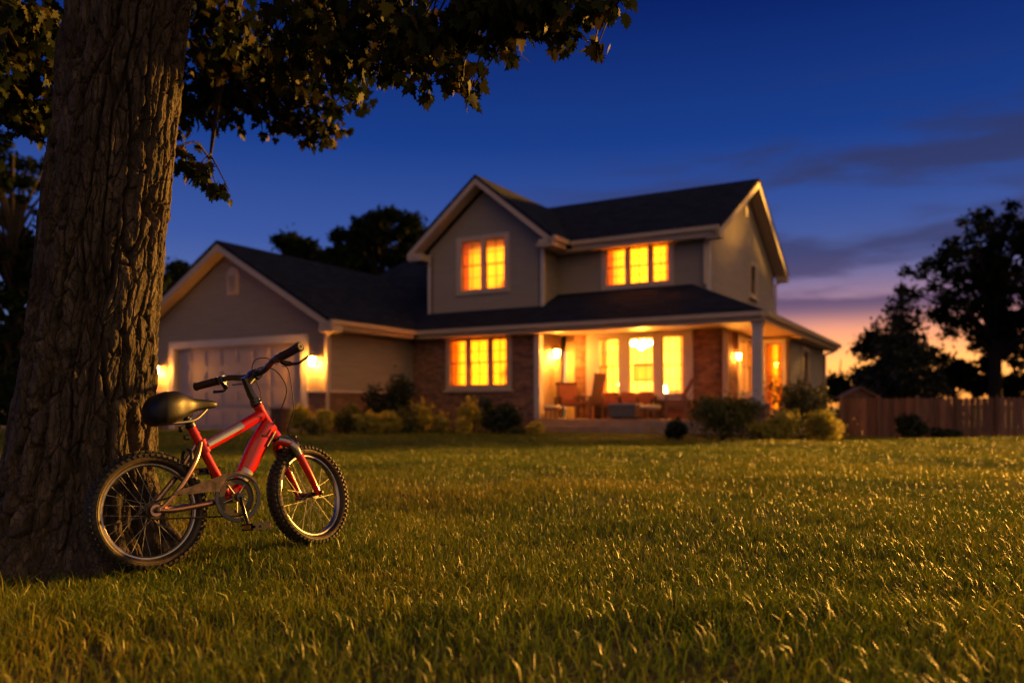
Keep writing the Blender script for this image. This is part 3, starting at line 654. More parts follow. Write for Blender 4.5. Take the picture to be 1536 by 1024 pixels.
    for s_ in (-1, 1):
        dv = Vector((.026, 0, -.116)) if s_ < 0 else Vector((-.026, 0, .116)); o = c+Vector((0, s_*.076, 0)); e = c+dv+Vector((0, s_*.084, 0))
        b = MB(); b.tube([o, o.lerp(e, .15), o.lerp(e, .85), e], [.015, .010, .0085, .0115], 14, sx=.7, up=(0, 1, 0)); b.lathe([(.0155, -.014), (.0155, .008)], o, (0, s_, 0), 20); b.lathe([(.012, -.006), (.012, .006)], e, (0, s_, 0), 16)
        b.build('crank', M['blackgloss'], B, smooth=True)
        p = e+Vector((.006, s_*.048, 0)); b = MB(); b.tube([e, e+Vector((.002, s_*.09, 0))], .005, 8)
        for zz in (-.009, .009):
            b.obox(p+Vector((.036, 0, zz)), (.005, 0, 0), (0, .040, 0), (0, 0, .0035)); b.obox(p+Vector((-.036, 0, zz)), (.005, 0, 0), (0, .040, 0), (0, 0, .0035))
            for yy in (-.036, -.012, .012, .036): b.obox(p+Vector((0, yy, zz)), (.031, 0, 0), (0, .004, 0), (0, 0, .003))
        for yy in (-.036, .036): b.obox(p+Vector((0, yy, 0)), (.031, 0, 0), (0, .0035, 0), (0, 0, .008))
        b.lathe([(.012, -.036), (.012, .036)], p, (0, 1, 0), 12)
        pd = b.build('pedal', M['black'], B, smooth=True)
        for xx in (-.0425, .0425):
            b = MB(); b.obox(p+Vector((xx, 0, 0)), (.0012, 0, 0), (0, .024, 0), (0, 0, .008)); b.build('reflector', mat('reflector_amber', (.5, .18, .03), .2, 0, Coat_Weight=1.0), pd)
M['guard'] = noisy('guard_worn', (.02, .017, .016), (.24, .17, .12), 26, .32, metal=.7, detail=9)
bicycle()

# ------------------------------------------------------------------ the house
HO = Vector((6.13, 19.5, 0)); HR = -PI/6
hm = Matrix.Translation(HO) @ Matrix.Rotation(HR, 4, 'Z')
def hw(u, v, z): return hm @ Vector((-u, v, z))
GZ = -.45                                                    # walls go down below grade
def panel(mb, p0, p1, z0, z1, holes=(), th=.15, d0=0.0):
    """wall with rectangular holes (s0,s1,za,zb); outside on the right of p0->p1"""
    p0, p1 = Vector((*p0, 0)), Vector((*p1, 0)); t = (p1-p0); Ln = t.length; t.normalize(); n = Vector((t.y, -t.x, 0))
    f = lambda s, d, z: p0+t*s+n*(d+d0)+Vector((0, 0, z))
    ss = sorted({0, Ln, *[h[0] for h in holes], *[h[1] for h in holes]}); zs = sorted({z0, z1, *[h[2] for h in holes], *[h[3] for h in holes]})
    full = lambda i, j: 0 <= i < len(ss)-1 and 0 <= j < len(zs)-1 and not any(h[0]-1e-6 <= ss[i] and ss[i+1] <= h[1]+1e-6 and h[2]-1e-6 <= zs[j] and zs[j+1] <= h[3]+1e-6 for h in holes)
    for i in range(len(ss)-1):
        for j in range(len(zs)-1):
            if not full(i, j): continue
            a, b, c, d = ss[i], ss[i+1], zs[j], zs[j+1]
            mb.add([f(a, 0, c), f(b, 0, c), f(b, 0, d), f(a, 0, d)], [(0, 1, 2, 3)]); mb.add([f(a, -th, c), f(b, -th, c), f(b, -th, d), f(a, -th, d)], [(3, 2, 1, 0)])
            if not full(i-1, j): mb.add([f(a, 0, c), f(a, 0, d), f(a, -th, d), f(a, -th, c)], [(0, 1, 2, 3)])
            if not full(i+1, j): mb.add([f(b, 0, c), f(b, -th, c), f(b, -th, d), f(b, 0, d)], [(0, 1, 2, 3)])
            if not full(i, j-1): mb.add([f(a, 0, c), f(a, -th, c), f(b, -th, c), f(b, 0, c)], [(0, 1, 2, 3)])
            if not full(i, j+1): mb.add([f(a, 0, d), f(b, 0, d), f(b, -th, d), f(a, -th, d)], [(0, 1, 2, 3)])
def house():
    H = empty('house', HO, (0, 0, HR))
    tag(H, 'two-storey taupe house with dark shingle roofs, brick porch front, attached garage and glowing windows', 'house')
    def frame_fn(p0, p1):
        p0, p1 = Vector((*p0, 0)), Vector((*p1, 0)); t = (p1-p0).normalized(); n = Vector((t.y, -t.x, 0))
        return lambda s, d, z: p0+t*s+n*d+Vector((0, 0, z))
    def fbox(mb, f, s0, s1, d0, d1, z0, z1):
        mb.hexa([f(s0, d1, z0), f(s1, d1, z0), f(s1, d0, z0), f(s0, d0, z0), f(s0, d1, z1), f(s1, d1, z1), f(s1, d0, z1), f(s0, d0, z1)])
    def window(p0, p1, so, z0, z1, sashes, curtain='sheer', casing='trim', sill=True, zs=None, cols=2, lit=True, cd=.28, gather=1.0):
        """so=(s0,s1) outer casing, sashes=[(a,b)] glass openings (s), zs=(z0,z1) glass"""
        f = frame_fn(p0, p1); s0, s1 = so; za, zb = zs; b = MB()
        cw = .10
        fbox(b, f, s0, sashes[0][0], -.10, .035, z0, z1); fbox(b, f, sashes[-1][1], s1, -.10, .035, z0, z1)
        for (a, c), (e, g) in zip(sashes, sashes[1:]): fbox(b, f, c, e, -.10, .025, za, zb)
        fbox(b, f, sashes[0][0], sashes[-1][1], -.10, .035, zb, z1); fbox(b, f, sashes[0][0], sashes[-1][1], -.10, .035, z0, za)
        if sill: fbox(b, f, s0-.06, s1+.06, .0, .10, z0-.07, z0-.002)
        win = b.build('window', M[casing], H)
        for (a, c) in sashes:
            b = MB(); zm = (za+zb)/2; w = .035
            for q0, q1, dd in ((za, zm+w/2, -.075), (zm-w/2, zb, -.045)):
                fbox(b, f, a, a+w, dd, dd+.028, q0, q1); fbox(b, f, c-w, c, dd, dd+.028, q0, q1); fbox(b, f, a+w, c-w, dd, dd+.028, q0, q0+w); fbox(b, f, a+w, c-w, dd, dd+.028, q1-w, q1)
                for k in range(1, cols): x = a+(c-a)*k/cols; fbox(b, f, x-.008, x+.008, dd+.004, dd+.024, q0+w, q1-w)
                if (q1-q0) > .5: zc = (q0+q1)/2; fbox(b, f, a+w, c-w, dd+.006, dd+.022, zc-.008, zc+.008)
            b.build('sash', M['sash'], win)
            b = MB(); b.add([f(a+.01, -.062, za+.01), f(c-.01, -.062, za+.01), f(c-.01, -.062, zb-.01), f(a+.01, -.062, zb-.01)], [(0, 1, 2, 3)])
            b.build('pane', M['glass'] if lit else M['darkglass'], win)
        if curtain:
            A, B_ = sashes[0][0], sashes[-1][1]; b = MB(); nn = 60; vs = []
            if curtain == 'sides':
                for (a, c) in ((A-.05, A+.18), (B_-.2, B_+.05)):
                    vs = []; nn = 20
                    for i in range(nn+1):
                        s = a+(c-a)*i/nn; d = -cd+.03*math.sin(i*1.9); vs += [f(s, d, za-.05), f(s, d, zb+.05)]
                    b.add(vs, [(2*i, 2*i+2, 2*i+3, 2*i+1) for i in range(nn)])
                b.build('curtain', M['sheer2'], win, smooth=True, angle=90)
            else:
                for i in range(nn+1):
                    s = A-.08+(B_-A+.16)*i/nn; d = -cd+.028*math.sin(i*1.35)+.012*math.sin(i*.37); vs += [f(s, d, za-.05), f(s, d+.01, (za+zb)/2), f(s, d, zb+.05)]
                b.add(vs, [q for i in range(nn) for q in ((3*i, 3*i+3, 3*i+4, 3*i+1), (3*i+1, 3*i+4, 3*i+5, 3*i+2))])
                b.build('curtain', M[curtain], win, smooth=True, angle=90)
                # amber side drapes in front
                b = MB()
                for (a, c) in ((A-.06, A+.16), (B_-.16, B_+.06)):
                    vs = []; nn = 16
                    for i in range(nn+1):
                        s = a+(c-a)*i/nn; d = -cd+.09+.02*math.sin(i*2.1); vs += [f(s, d, za-.05), f(s, d, zb+.05)]
                    b.add(vs, [(2*i, 2*i+2, 2*i+3, 2*i+1) for i in range(nn)])
                b.build('drape', M['sheer2'], win, smooth=True, angle=90)
        return win
    def wall(name, m_, *panels):
        b = MB()
        for p in panels: panel(b, *p)
        return b.build(name, M[m_], H)
    X = lambda u: -u
    # ---- lower storey, front (v=.5), brick: u 11.0 -> 6.48
    A0, A1 = (X(11.0), .5), (X(6.48), .5)
    wall('wall', 'brick', (A0, A1, GZ, 2.76, [(11.0-9.62, 11.0-7.47, 1.20, 2.68)]))
    window(A0, A1, (11.0-9.72, 11.0-7.37), 1.12, 2.76, [(11-9.56, 11-8.98), (11-8.86, 11-8.20), (11-8.08, 11-7.53)], zs=(1.24, 2.64), sill=True)
    # porch recess, left cheek (u=6.48, cream siding, faces right)
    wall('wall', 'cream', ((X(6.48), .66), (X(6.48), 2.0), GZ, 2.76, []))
    # porch back wall v=2: cream u 6.33-6.04, brick 6.04-5.64 and 2.37-1.49
    Bp = (X(6.33), 2.0), (X(6.04), 2.0)
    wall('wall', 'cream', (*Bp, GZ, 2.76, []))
    C0, C1 = (X(6.04), 2.0), (X(1.49), 2.0)
    wall('wall', 'brick', (C0, C1, GZ, 2.76, [(.42, 3.65, .82, 2.74)]))
    window(C0, C1, (.40, 3.67), .80, 2.76, [(.78, 1.44), (1.74, 2.50), (2.76, 3.38)], zs=(.97, 2.62), cols=3, curtain='sides', casing='white', sill=False)
    # right side wall u=1.49 (faces right), v 2.15 -> 5.5
    D0, D1 = (X(1.49), 2.0), (X(1.49), 5.5)
    wall('wall', 'brick', (D0, (X(1.49), 3.45), GZ, 2.76, []))
    D0 = (X(1.49), 3.45)
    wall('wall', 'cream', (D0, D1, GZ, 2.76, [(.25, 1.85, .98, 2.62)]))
    window(D0, D1, (.18, 1.92), .92, 2.68, [(.32, .98), (1.12, 1.78)], zs=(1.04, 2.56), casing='white', curtain='sheer')
    # return wall v=5.5 facing the front, u 1.34 -> .45
    E0, E1 = (X(1.49), 5.5), (X(.45), 5.5)
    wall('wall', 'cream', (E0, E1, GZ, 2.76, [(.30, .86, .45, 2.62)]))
    window(E0, E1, (.22, .94), .40, 2.68, [(.34, .82)], zs=(.52, 2.55), casing='white', curtain='sheer', sill=False)
    # rear right side wall u=.45
    F0, F1 = (X(.45), 5.5), (X(.45), 12.0)
    wall('wall', 'siding', (F0, F1, GZ, 2.76, [(2.2, 3.2, 1.2, 2.5)]))
    window(F0, F1, (2.1, 3.3), 1.1, 2.6, [(2.25, 3.15)], zs=(1.24, 2.46), curtain=None, lit=False)
    wall('wall', 'siding', (F1, (X(11), 12.0), GZ, 2.76, []))
    # ---- garage: front v=-3.4, u 18.9 -> 11.0 (shell faces front), right side u=11
    G0, G1 = (X(18.9), -3.4), (X(11.0), -3.4)
    s = lambda u: 18.9-u
    wall('wall', 'siding', (G0, G1, 1.06, 2.9, [(s(17.42), s(11.95), 1.06, 2.42)]))
    wall('wall', 'brick', (G0, (X(17.42), -3.4), GZ, 1.00, [])); wall('wall', 'brick', ((X(11.95), -3.4), G1, GZ, 1.00, []))
    wall('wall', 'siding', (G1, (X(11.0), .5), 1.06, 2.9, []))
    wall('wall', 'brick', (G1, (X(11.0), .5), GZ, 1.00, []))
    wall('wall', 'siding', ((X(18.9), 5.0), G0, GZ, 2.9, []))
    f = frame_fn(G0, G1); f2 = frame_fn(G1, (X(11.0), .5))
    for ff, q0, q1 in ((f, 0, s(17.66)), (f, s(11.71), 7.95), (f2, .0, 3.9)):
        b = MB(); fbox(b, ff, q0, q1, -.02, .05, 1.0, 1.06); b.build('belt_trim', M['white'], H)
    # garage gable triangle
    b = MB(); b.prism([(X(18.9), 2.9), (X(11.0), 2.9), (X(14.95), 2.9+3.95*.585)], lambda a, z, d: (a, d, z), -3.4, -3.25); b.build('gable', M['siding'], H)
    b = MB()  # arched gable vent
    pol = [(-.24, -.38), (.24, -.38)]+[(.24*math.cos(t), .22+.24*math.sin(t)) for t in np.linspace(0, PI, 14)]
    b.prism(pol, lambda a, z, d: (X(14.75)+a, d, 4.32+z), -3.44, -3.40); vt = b.build('gable_vent', M['trim'], H)
    b = MB()
    for i in range(9): b.obox((X(14.75), -3.455, 4.02+i*.06), (.17, 0, 0), (0, .012, -.012), (0, .004, .006))
    b.build('louvre', M['trim'], vt)
    # door casing + garage door
    b = MB(); fbox(b, f, s(17.66), s(17.42), -.10, .04, GZ+.1, 2.42); fbox(b, f, s(11.95), s(11.71), -.10, .04, GZ+.1, 2.42); fbox(b, f, s(17.66), s(11.71), -.10, .04, 2.42, 2.64)
    b.build('door_casing', M['white'], H)
    b = MB(); fbox(b, f, s(17.42), s(11.95), -.16, -.12, GZ+.1, 2.42)
    for r in range(4):
        for c in range(8):
            a0 = s(17.42)+.06+c*.68; z0 = -.08+r*.62
            fbox(b, f, a0+.06, a0+.60, -.12, -.108, z0+.08, z0+.54); fbox(b, f, a0+.12, a0+.54, -.108, -.100, z0+.14, z0+.48)
    b.build('garage_door', M['door'], H)
    # ---- upper storey: gable front v=1.55, u 11.1 -> 6.9
    I0, I1 = (X(11.1), 1.55), (X(6.9), 1.55)
    s2 = lambda u: 11.1-u
    wall('wall', 'siding', (I0, I1, 3.2, 5.72, [(s2(10.0), s2(8.12), 4.25, 5.72)]), )
    wall('wall', 'siding', (I1, (X(6.9), 2.6), 3.2, 5.55, []))
    b = MB()   # gable triangle above, with the top of the window let in
    sl = .81; zt = lambda u: 5.72+(2.05-abs(u-9.0))*sl+.02
    f = frame_fn(I0, I1)
    pts = [(X(11.1), 5.72), (X(10.0), 5.72), (X(10.0), 5.99), (X(8.12), 5.99), (X(8.12), 5.72), (X(6.9), 5.72), (X(9.0), 5.72+2.1*sl)]
    b.prism(pts[0:3]+[(X(9.0), 5.99), (X(9.0), 5.72+2.1*sl)], lambda a, z, d: (a, d, z), 1.55, 1.70); b.prism([(X(9.0), 5.99)]+pts[3:], lambda a, z, d: (a, d, z), 1.55, 1.70)
    b.build('gable', M['siding'], H)
    window(I0, I1, (s2(10.05), s2(8.05)), 4.18, 6.04, [(s2(9.84), s2(9.10)), (s2(8.95), s2(8.22))], zs=(4.32, 5.90), sill=False)
    J0, J1 = (X(6.9), 2.6), (X(2.11), 2.6); s3 = lambda u: 6.9-u
    wall('wall', 'siding', (J0, J1, 3.2, 5.55, [(s3(5.35), s3(3.2), 4.22, 5.42)]))
    window(J0, J1, (s3(5.42), s3(3.13)), 4.14, 5.47, [(s3(5.25), s3(4.64)), (s3(4.52), s3(3.92)), (s3(3.80), s3(3.28))], zs=(4.28, 5.36), sill=False)
    K0, K1 = (X(2.11), 2.6), (X(2.11), 11.2)
    wall('wall', 'siding', (K0, K1, 3.0, 5.55, [(4.85, 5.65, 4.40, 5.45)]))
    window(K0, K1, (4.77, 5.73), 4.32, 5.53, [(4.9, 5.6)], zs=(4.45, 5.40), curtain=None, lit=False)
    b = MB(); b.prism([(2.6, 5.55), (11.2, 5.55), (6.9, 5.55+4.3*.516)], lambda a, z, d: (d, a, z), X(2.11), X(2.26)); b.build('gable', M['siding'], H)
    b = MB(); b.prism([(-.15, -.2), (.15, -.2), (.15, .2), (-.15, .2)], lambda a, z, d: (d, 6.9+a, 7.1+z), X(2.11), X(2.07)); b.build('gable_vent', M['trim'], H)
    wall('wall', 'siding', (K1, (X(11.1), 11.2), 3.0, 5.55, [])); wall('wall', 'siding', ((X(11.1), 11.2), I0, 3.0, 5.55, []))
    # corner boards
    for (u, v) in ((11.1, 1.55), (6.9, 1.55), (2.11, 2.6), (11.0, -3.4)):
        zz = (3.3, 5.6) if v > 0 else (1.06, 2.85)
        b = MB(); b.box(X(u)-.06, v-.035, zz[0], X(u)+.035, v-.002, zz[1]); b.box(X(u)+.002, v-.002, zz[0], X(u)+.035, v+.10, zz[1]); b.build('corner_board', M['white'], H)
    b = MB(); b.box(X(1.49)-.05, 1.96, .3, X(1.49)+.04, 1.998, 2.74); b.build('corner_board', M['white'], H)
    b = MB(); b.box(X(6.48)-.12, .44, .25, X(6.48)+.06, .498, 2.74); b.box(X(6.48)+.002, .498, .25, X(6.48)+.06, .66, 2.74)
    b.build('corner_board', M['white'], H)
    # ---- roofs
    b = MB(); T_ = .10
    def slab(*p): b.slab([(X(u), v, z) for u, v, z in p], T_)
    e = 2.97
    slab((19.4, -3.85, e), (19.4, 6, e), (14.95, 6, e+4.45*.575), (14.95, -3.85, e+4.45*.575)); slab((14.95, -3.85, e+4.45*.575), (14.95, 6, e+4.45*.575), (10.5, 6, e), (10.5, -3.85, e))
    b.build('roof', M['roof'], H); b = MB()
    slab((12, 0, e), (12, 2.75, e+2.75*.45), (2.75, 2.75, e+2.75*.45), (0, 0, e)); slab((0, 0, e), (2.75, 2.75, e+2.75*.45), (2.75, 9.6, e+2.75*.45), (0, 12.4, e)); slab((0, 12.4, e), (2.75, 9.6, e+2.75*.45), (11, 9.6, e+2.75*.45), (11, 12.4, e))
    b.build('roof', M['roof'], H); b = MB()
    slab((18.3, 1.3, 3.5), (14.1, 5.5, 6.7), (8, 5.5, 6.7), (8, 1.75, 3.83), (11.15, 1.3, 3.5)) if False else slab((18.3, 1.3, 3.5), (14.1, 5.5, 6.7), (11.2, 5.5, 6.7), (11.2, 1.3, 3.5))
    slab((18.3, 1.3, 3.5), (18.3, 9.7, 3.5), (14.1, 5.5, 6.7)); slab((18.3, 9.7, 3.5), (11.2, 9.7, 3.5), (11.2, 5.5, 6.7), (14.1, 5.5, 6.7))
    b.build('roof', M['roof'], H); b = MB()
    e2 = 5.66; rz = e2+4.75*.516
    slab((11.5, 2.15, e2), (11.5, 6.9, rz), (1.65, 6.9, rz), (1.65, 2.15, e2)); slab((11.5, 6.9, rz), (11.5, 11.65, e2), (1.65, 11.65, e2), (1.65, 6.9, rz))
    b.build('roof', M['roof'], H); b = MB()
    e3 = 5.70; rz3 = e3+2.68*.80
    slab((11.7, 1.05, e3), (11.7, 6.9, e3), (9.02, 6.9, rz3), (9.02, 1.05, rz3)); slab((9.02, 1.05, rz3), (9.02, 6.9, rz3), (6.34, 6.9-.0, e3), (6.34, 1.05, e3))
    b.build('roof', M['roof'], H)
    # ---- soffits, fascias, rakes
    def sl2(pts, t): b.slab([(X(u), v, z) for u, v, z in pts], t)
    g = .102
    for (ua, ub) in ((19.38, 14.95), (10.52, 14.95)):   # garage rakes
        za, zb = e-g, e+4.45*.575-g
        b = MB(); sl2([(ua, -3.83, za), (ua, -3.42, za), (ub, -3.42, zb), (ub, -3.83, zb)], .20); b.build('rake_board', M['trim'], H)
    for (ua, ub) in ((11.68, 9.02), (6.36, 9.02)):
        za, zb = e3-g, rz3-g
        b = MB(); sl2([(ua, 1.07, za), (ua, 1.53, za), (ub, 1.53, zb), (ub, 1.07, zb)], .20); b.build('rake_board', M['trim'], H)
    for (va, vb) in ((2.17, 6.9), (11.63, 6.9)):
        za, zb = e2-g, rz-g
        b = MB(); sl2([(1.67, va, za), (2.09, va, za), (2.09, vb, zb), (1.67, vb, zb)], .20); b.build('rake_board', M['trim'], H)
    for q in ((10.52, .0, 2.70, -.03, .48, 2.76), (6.42, .48, 2.765, .04, 1.96, 2.80), (1.45, 1.96, 2.765, .04, 5.46, 2.80), (.42, 5.46, 2.70, .04, 12.3, 2.75),
              (10.96, -3.8, 2.70, 10.54, -.02, 2.75), (19.36, -3.42, 2.70, 18.92, 5, 2.75), (6.86, 2.17, 5.36, 1.67, 2.58, 5.42), (6.88, 1.07, 5.40, 6.36, 2.15, 5.45), (11.68, 1.07, 5.40, 11.12, 6.5, 5.45)):
        b = MB(); b.box(X(q[0]), q[1], q[2], X(q[3]), q[4], q[5]); b.build('soffit', M['trim'], H)
    # gutters: shaped trough along each eave
    def gutter(p0, p1, z):
        b = MB(); f = frame_fn(p0, p1); Ln = (Vector(p1)-Vector(p0)).length
        pol = [(.0, 0), (.10, .0), (.13, .05), (.115, .09), (.13, .14), (0, .14)]
        b.prism(pol, lambda d, zz, ss: f(ss, d, z+zz), 0, Ln); b.build('gutter', M['trim'], H)
        b = MB(); fbox(b, f, 0, Ln, -.03, -.002, z-.10, z+.13); b.build('fascia', M['trim'], H)
    gutter((X(10.40), 0), (X(0), 0), 2.80); gutter((X(0), -.0), (X(0), 12.4), 2.80); gutter((X(10.5), -3.85), (X(10.5), -.14), 2.80)
    gutter((X(6.2), 2.15), (X(1.67), 2.15), 5.50); gutter((X(6.34), 1.07), (X(6.34), 2.0), 5.52)
    for u, v, z0, z1 in ((18.98, -3.83, 2.62, 2.86), (10.6, -3.83, 2.62, 2.86), (11.3, 1.07, 5.36, 5.58), (6.5, 1.07, 5.36, 5.58), (1.86, 2.17, 5.32, 5.54), (1.86, 11.3, 5.32, 5.54)):
        b = MB(); b.box(X(u)-.3 if v < 2 and u > 6 else X(u)-.2, v, z0, X(u)+.2 if v < 2 and u > 11 else X(u)+.2, v+.38, z1); b.build('eave_return', M['trim'], H)
    # downspouts
    def spout(pts):
        b = MB(); b.tube(pts, .045, 10, smooth=4); b.build('downspout', M['trim'], H, smooth=True)
    spout([(X(10.60), -3.75, 2.82), (X(10.62), -3.65, 2.70), (X(10.86), -3.50, 2.55), (X(10.90), -3.48, 2.4), (X(10.90), -3.48, -.05)])
    spout([(X(1.78), 2.08, 5.5), (X(1.80), 2.2, 5.40), (X(2.18), 2.50, 5.25), (X(2.2), 2.52, 5.1), (X(2.2), 2.52, 4.1)])
    spout([(X(1.85), 11.6, 5.5), (X(1.9), 11.5, 5.35), (X(2.06), 11.26, 5.2), (X(2.06), 11.26, 5.0), (X(2.06), 11.26, 4.0)])
    spout([(X(.1), 12.4, 2.8), (X(.15), 12.3, 2.68), (X(.42), 12.08, 2.55), (X(.42), 12.06, 2.3), (X(.42), 12.06, 0)])
    spout([(X(1.42), 1.93, 2.72), (X(1.42), 1.93, .3)])
    # ---- porch deck, steps, pedestal, column
    b = MB(); b.box(X(1.515), .10, GZ, X(.12), 5.45, .260); b.build('porch_deck', M['deck'], H)
    b = MB(); b.box(X(6.40), .10, GZ, X(1.52), 1.98, .26); b.build('porch_deck', M['deck'], H)
    b = MB(); b.box(X(6.3), -.28, GZ, X(2.9), .09, .08); b.build('porch_step', M['deck'], H)
    b = MB(); b.box(X(.42), .05, GZ, X(-.02), .50, .62); pd = b.build('pedestal', M['brick'], H); b = MB(); b.box(X(.46), .01, .62, X(-.06), .54, .68); b.build('pedestal_cap', M['concrete'], pd)
    b = MB(); b.box(X(.31), .15, .68, X(.09), .37, 2.76); b.box(X(.34), .12, .682, X(.06), .40, .80); b.box(X(.34), .12, 2.62, X(.06), .40, 2.757); b.build('column', M['white'], H)
    # ---- rooms behind the lit windows
    def room(u0, u1, v0, v1, z0, z1, name='room'):
        b = MB(); a0, a1 = X(u1), X(u0)
        b.add([(a0, v0, z0), (a1, v0, z0), (a1, v1, z0), (a0, v1, z0), (a0, v0, z1), (a1, v0, z1), (a1, v1, z1), (a0, v1, z1)], [(0, 1, 2, 3), (7, 6, 5, 4), (1, 5, 6, 2), (2, 6, 7, 3), (0, 3, 7, 4)])
        b.build(name, M['room'], H)
    def lamp(u, v, z, w, r=.12, c=(1, .345, .014)):
        l = bpy.data.lights.new('room_light', 'POINT'); o = bpy.data.objects.new('room_light', l); COL.objects.link(o); l.energy = w; l.color = c; l.shadow_soft_size = r; o.location = hw(u, v, z)
    room(7.2, 10.2, .66, 3.6, .3, 2.74); lamp(8.6, 2.4, 1.7, 190)
    room(7.6, 10.5, 1.71, 4.6, 4.0, 6.2); lamp(8.7, 3.4, 5.1, 185)
    room(2.7, 5.9, 2.76, 5.6, 4.0, 5.7); lamp(4.1, 4.4, 4.9, 185)
    # living room with side window: box open at v=2.15 and u=1.64
    b = MB(); a0, a1, v0, v1, z0, z1 = X(6.2), X(1.65), 2.16, 5.48, .26, 2.76
    b.add([(a0, v0, z0), (a1, v0, z0), (a1, v1, z0), (a0, v1, z0), (a0, v0, z1), (a1, v0, z1), (a1, v1, z1), (a0, v1, z1)], [(0, 1, 2, 3), (7, 6, 5, 4), (2, 6, 7, 3), (0, 3, 7, 4)]); b.build('room', M['room'], H)
    lamp(4.28, 3.0, 2.28, 300, .10); lamp(2.3, 4.3, 1.9, 90); lamp(5.3, 4.6, 1.6, 90)
    b = MB(); a0, a1, v0, v1 = X(3.2), X(.62), 5.66, 8.2
    b.add([(a0, v0, z0), (a1, v0, z0), (a1, v1, z0), (a0, v1, z0), (a0, v0, z1), (a1, v0, z1), (a1, v1, z1), (a0, v1, z1)], [(0, 1, 2, 3), (7, 6, 5, 4), (1, 5, 6, 2), (2, 6, 7, 3), (0, 3, 7, 4)]); b.build('room', M['room'], H)
    lamp(1.0, 7.0, 1.9, 130)
    return lamp
lamp = house()
# ------------------------------------------------------------------ wall lanterns and porch lights
def lantern(u, v, z, nx, ny, label, s=1.0, power=0):
    o = empty('wall_lantern', hw(u, v, z), (0, 0, HR)); tag(o, label, 'wall lamp', 'lit wall lanterns on the house')
    n = Vector((nx, ny, 0)); t = Vector((-ny, nx, 0)); c = n*.15*s
    b = MB(); b.obox(n*.012, n*.010, t*.05*s, (0, 0, .09*s)); b.tube([n*.02+Vector((0, 0, .04*s)), n*.09*s+Vector((0, 0, .17*s)), c+Vector((0, 0, .14*s))], .010*s, 8, smooth=5); b.build('bracket', M['dark'], o, smooth=True)
    b = MB(); b.lathe([(.050*s, -.11*s), (.078*s, .07*s), (.078*s, .072*s), (.05*s, -.112*s)], c, (0, 0, 1), 12); b.build('lamp_glass', M['lampglass'], o, smooth=True)
    b = MB(); b.lathe([(.10*s, .074*s), (.095*s, .085*s), (.04*s, .125*s), (.012*s, .15*s), (.012*s, .17*s)], c, (0, 0, 1), 12); b.lathe([(.05*s, -.114*s), (.03*s, -.13*s), (.008*s, -.15*s)], c, (0, 0, 1), 12); b.build('lamp_cap', M['dark'], o, smooth=True)
lantern(11.40, -3.4, 1.88, 0, -1, 'lit wall lantern on the siding to the right of the garage door', 1.15)
lantern(18.12, -3.4, 1.78, 0, -1, 'lit wall lantern left of the garage door, just beside the tree trunk', 1.15)
lantern(6.48, 1.35, 2.2, 1, 0, 'lit wall lantern with a dark cap inside the porch by the entry', 1.1)
lantern(1.49, 3.05, 2.05, 1, 0, 'lit wall lantern round the corner of the porch behind the white column', .8)
# chandelier and table lamps inside the living room
o = empty('chandelier', hw(4.28, 3.0, 2.76), (0, 0, HR)); tag(o, 'bright glowing chandelier behind the middle pane of the large porch window', 'chandelier')
b = MB(); b.tube([(0, 0, 0), (0, 0, -.2)], .012, 8)
for k in range(6):
    a = k*PI/3; b.tube([(0, 0, -.3), (.14*math.cos(a), .14*math.sin(a), -.36), (.25*math.cos(a), .25*math.sin(a), -.30)], .008, 6, smooth=4)
b.build('chandelier_frame', M['dark'], o, smooth=True)
for k in range(6):
    a = k*PI/3; b = MB(); b.lathe([(.02, -.07), (.075, -.04), (.085, .02), (.05, .07)], (.25*math.cos(a), .25*math.sin(a), -.24), (0, 0, 1), 12); b.build('lamp_shade', M['bulb'], o, smooth=True)
b = MB(); b.lathe([(.02, -.09), (.12, -.03), (.15, .05), (.12, .09)], (0, 0, -.34), (0, 0, 1), 16); b.build('lamp_shade', M['bulb'], o, smooth=True)
def tlamp(u, v, z, label):
    o = empty('table_lamp', hw(u, v, z)); tag(o, label, 'lamp', 'lit lamps in the living room')
    b = MB(); b.lathe([(.08, 0), (.08, .02), (.02, .04), (.05, .15), (.02, .28), (.01, .34)], (0, 0, 0)); b.build('lamp_base', M['wood'], o, smooth=True)
    b = MB(); b.lathe([(.17, .30), (.11, .52)], (0, 0, 0)); b.build('lamp_shade', M['shade'], o, smooth=True)
    t = empty('side_table', hw(u, v, .26)); tag(t, 'side table under the '+label.replace('lit ', ''), 'table')
    b = MB(); hh = z-.26; b.box(-.25, -.22, hh-.03, .25, .22, hh-.002); b.build('table_top', M['wood'], t)
    for sx in (-1, 1):
        for sy in (-1, 1): b = MB(); b.box(sx*.21-.02, sy*.18-.02, 0, sx*.21+.02, sy*.18+.02, hh-.031); b.build('leg', M['wood'], t)
tlamp(4.95, 3.2, .98, 'lit table lamp behind the left pane of the large porch window')
tlamp(3.62, 3.0, .72, 'lit low table lamp behind the middle pane of the large porch window')
tlamp(2.75, 4.6, 1.25, 'lit table lamp behind the right pane of the large porch window')

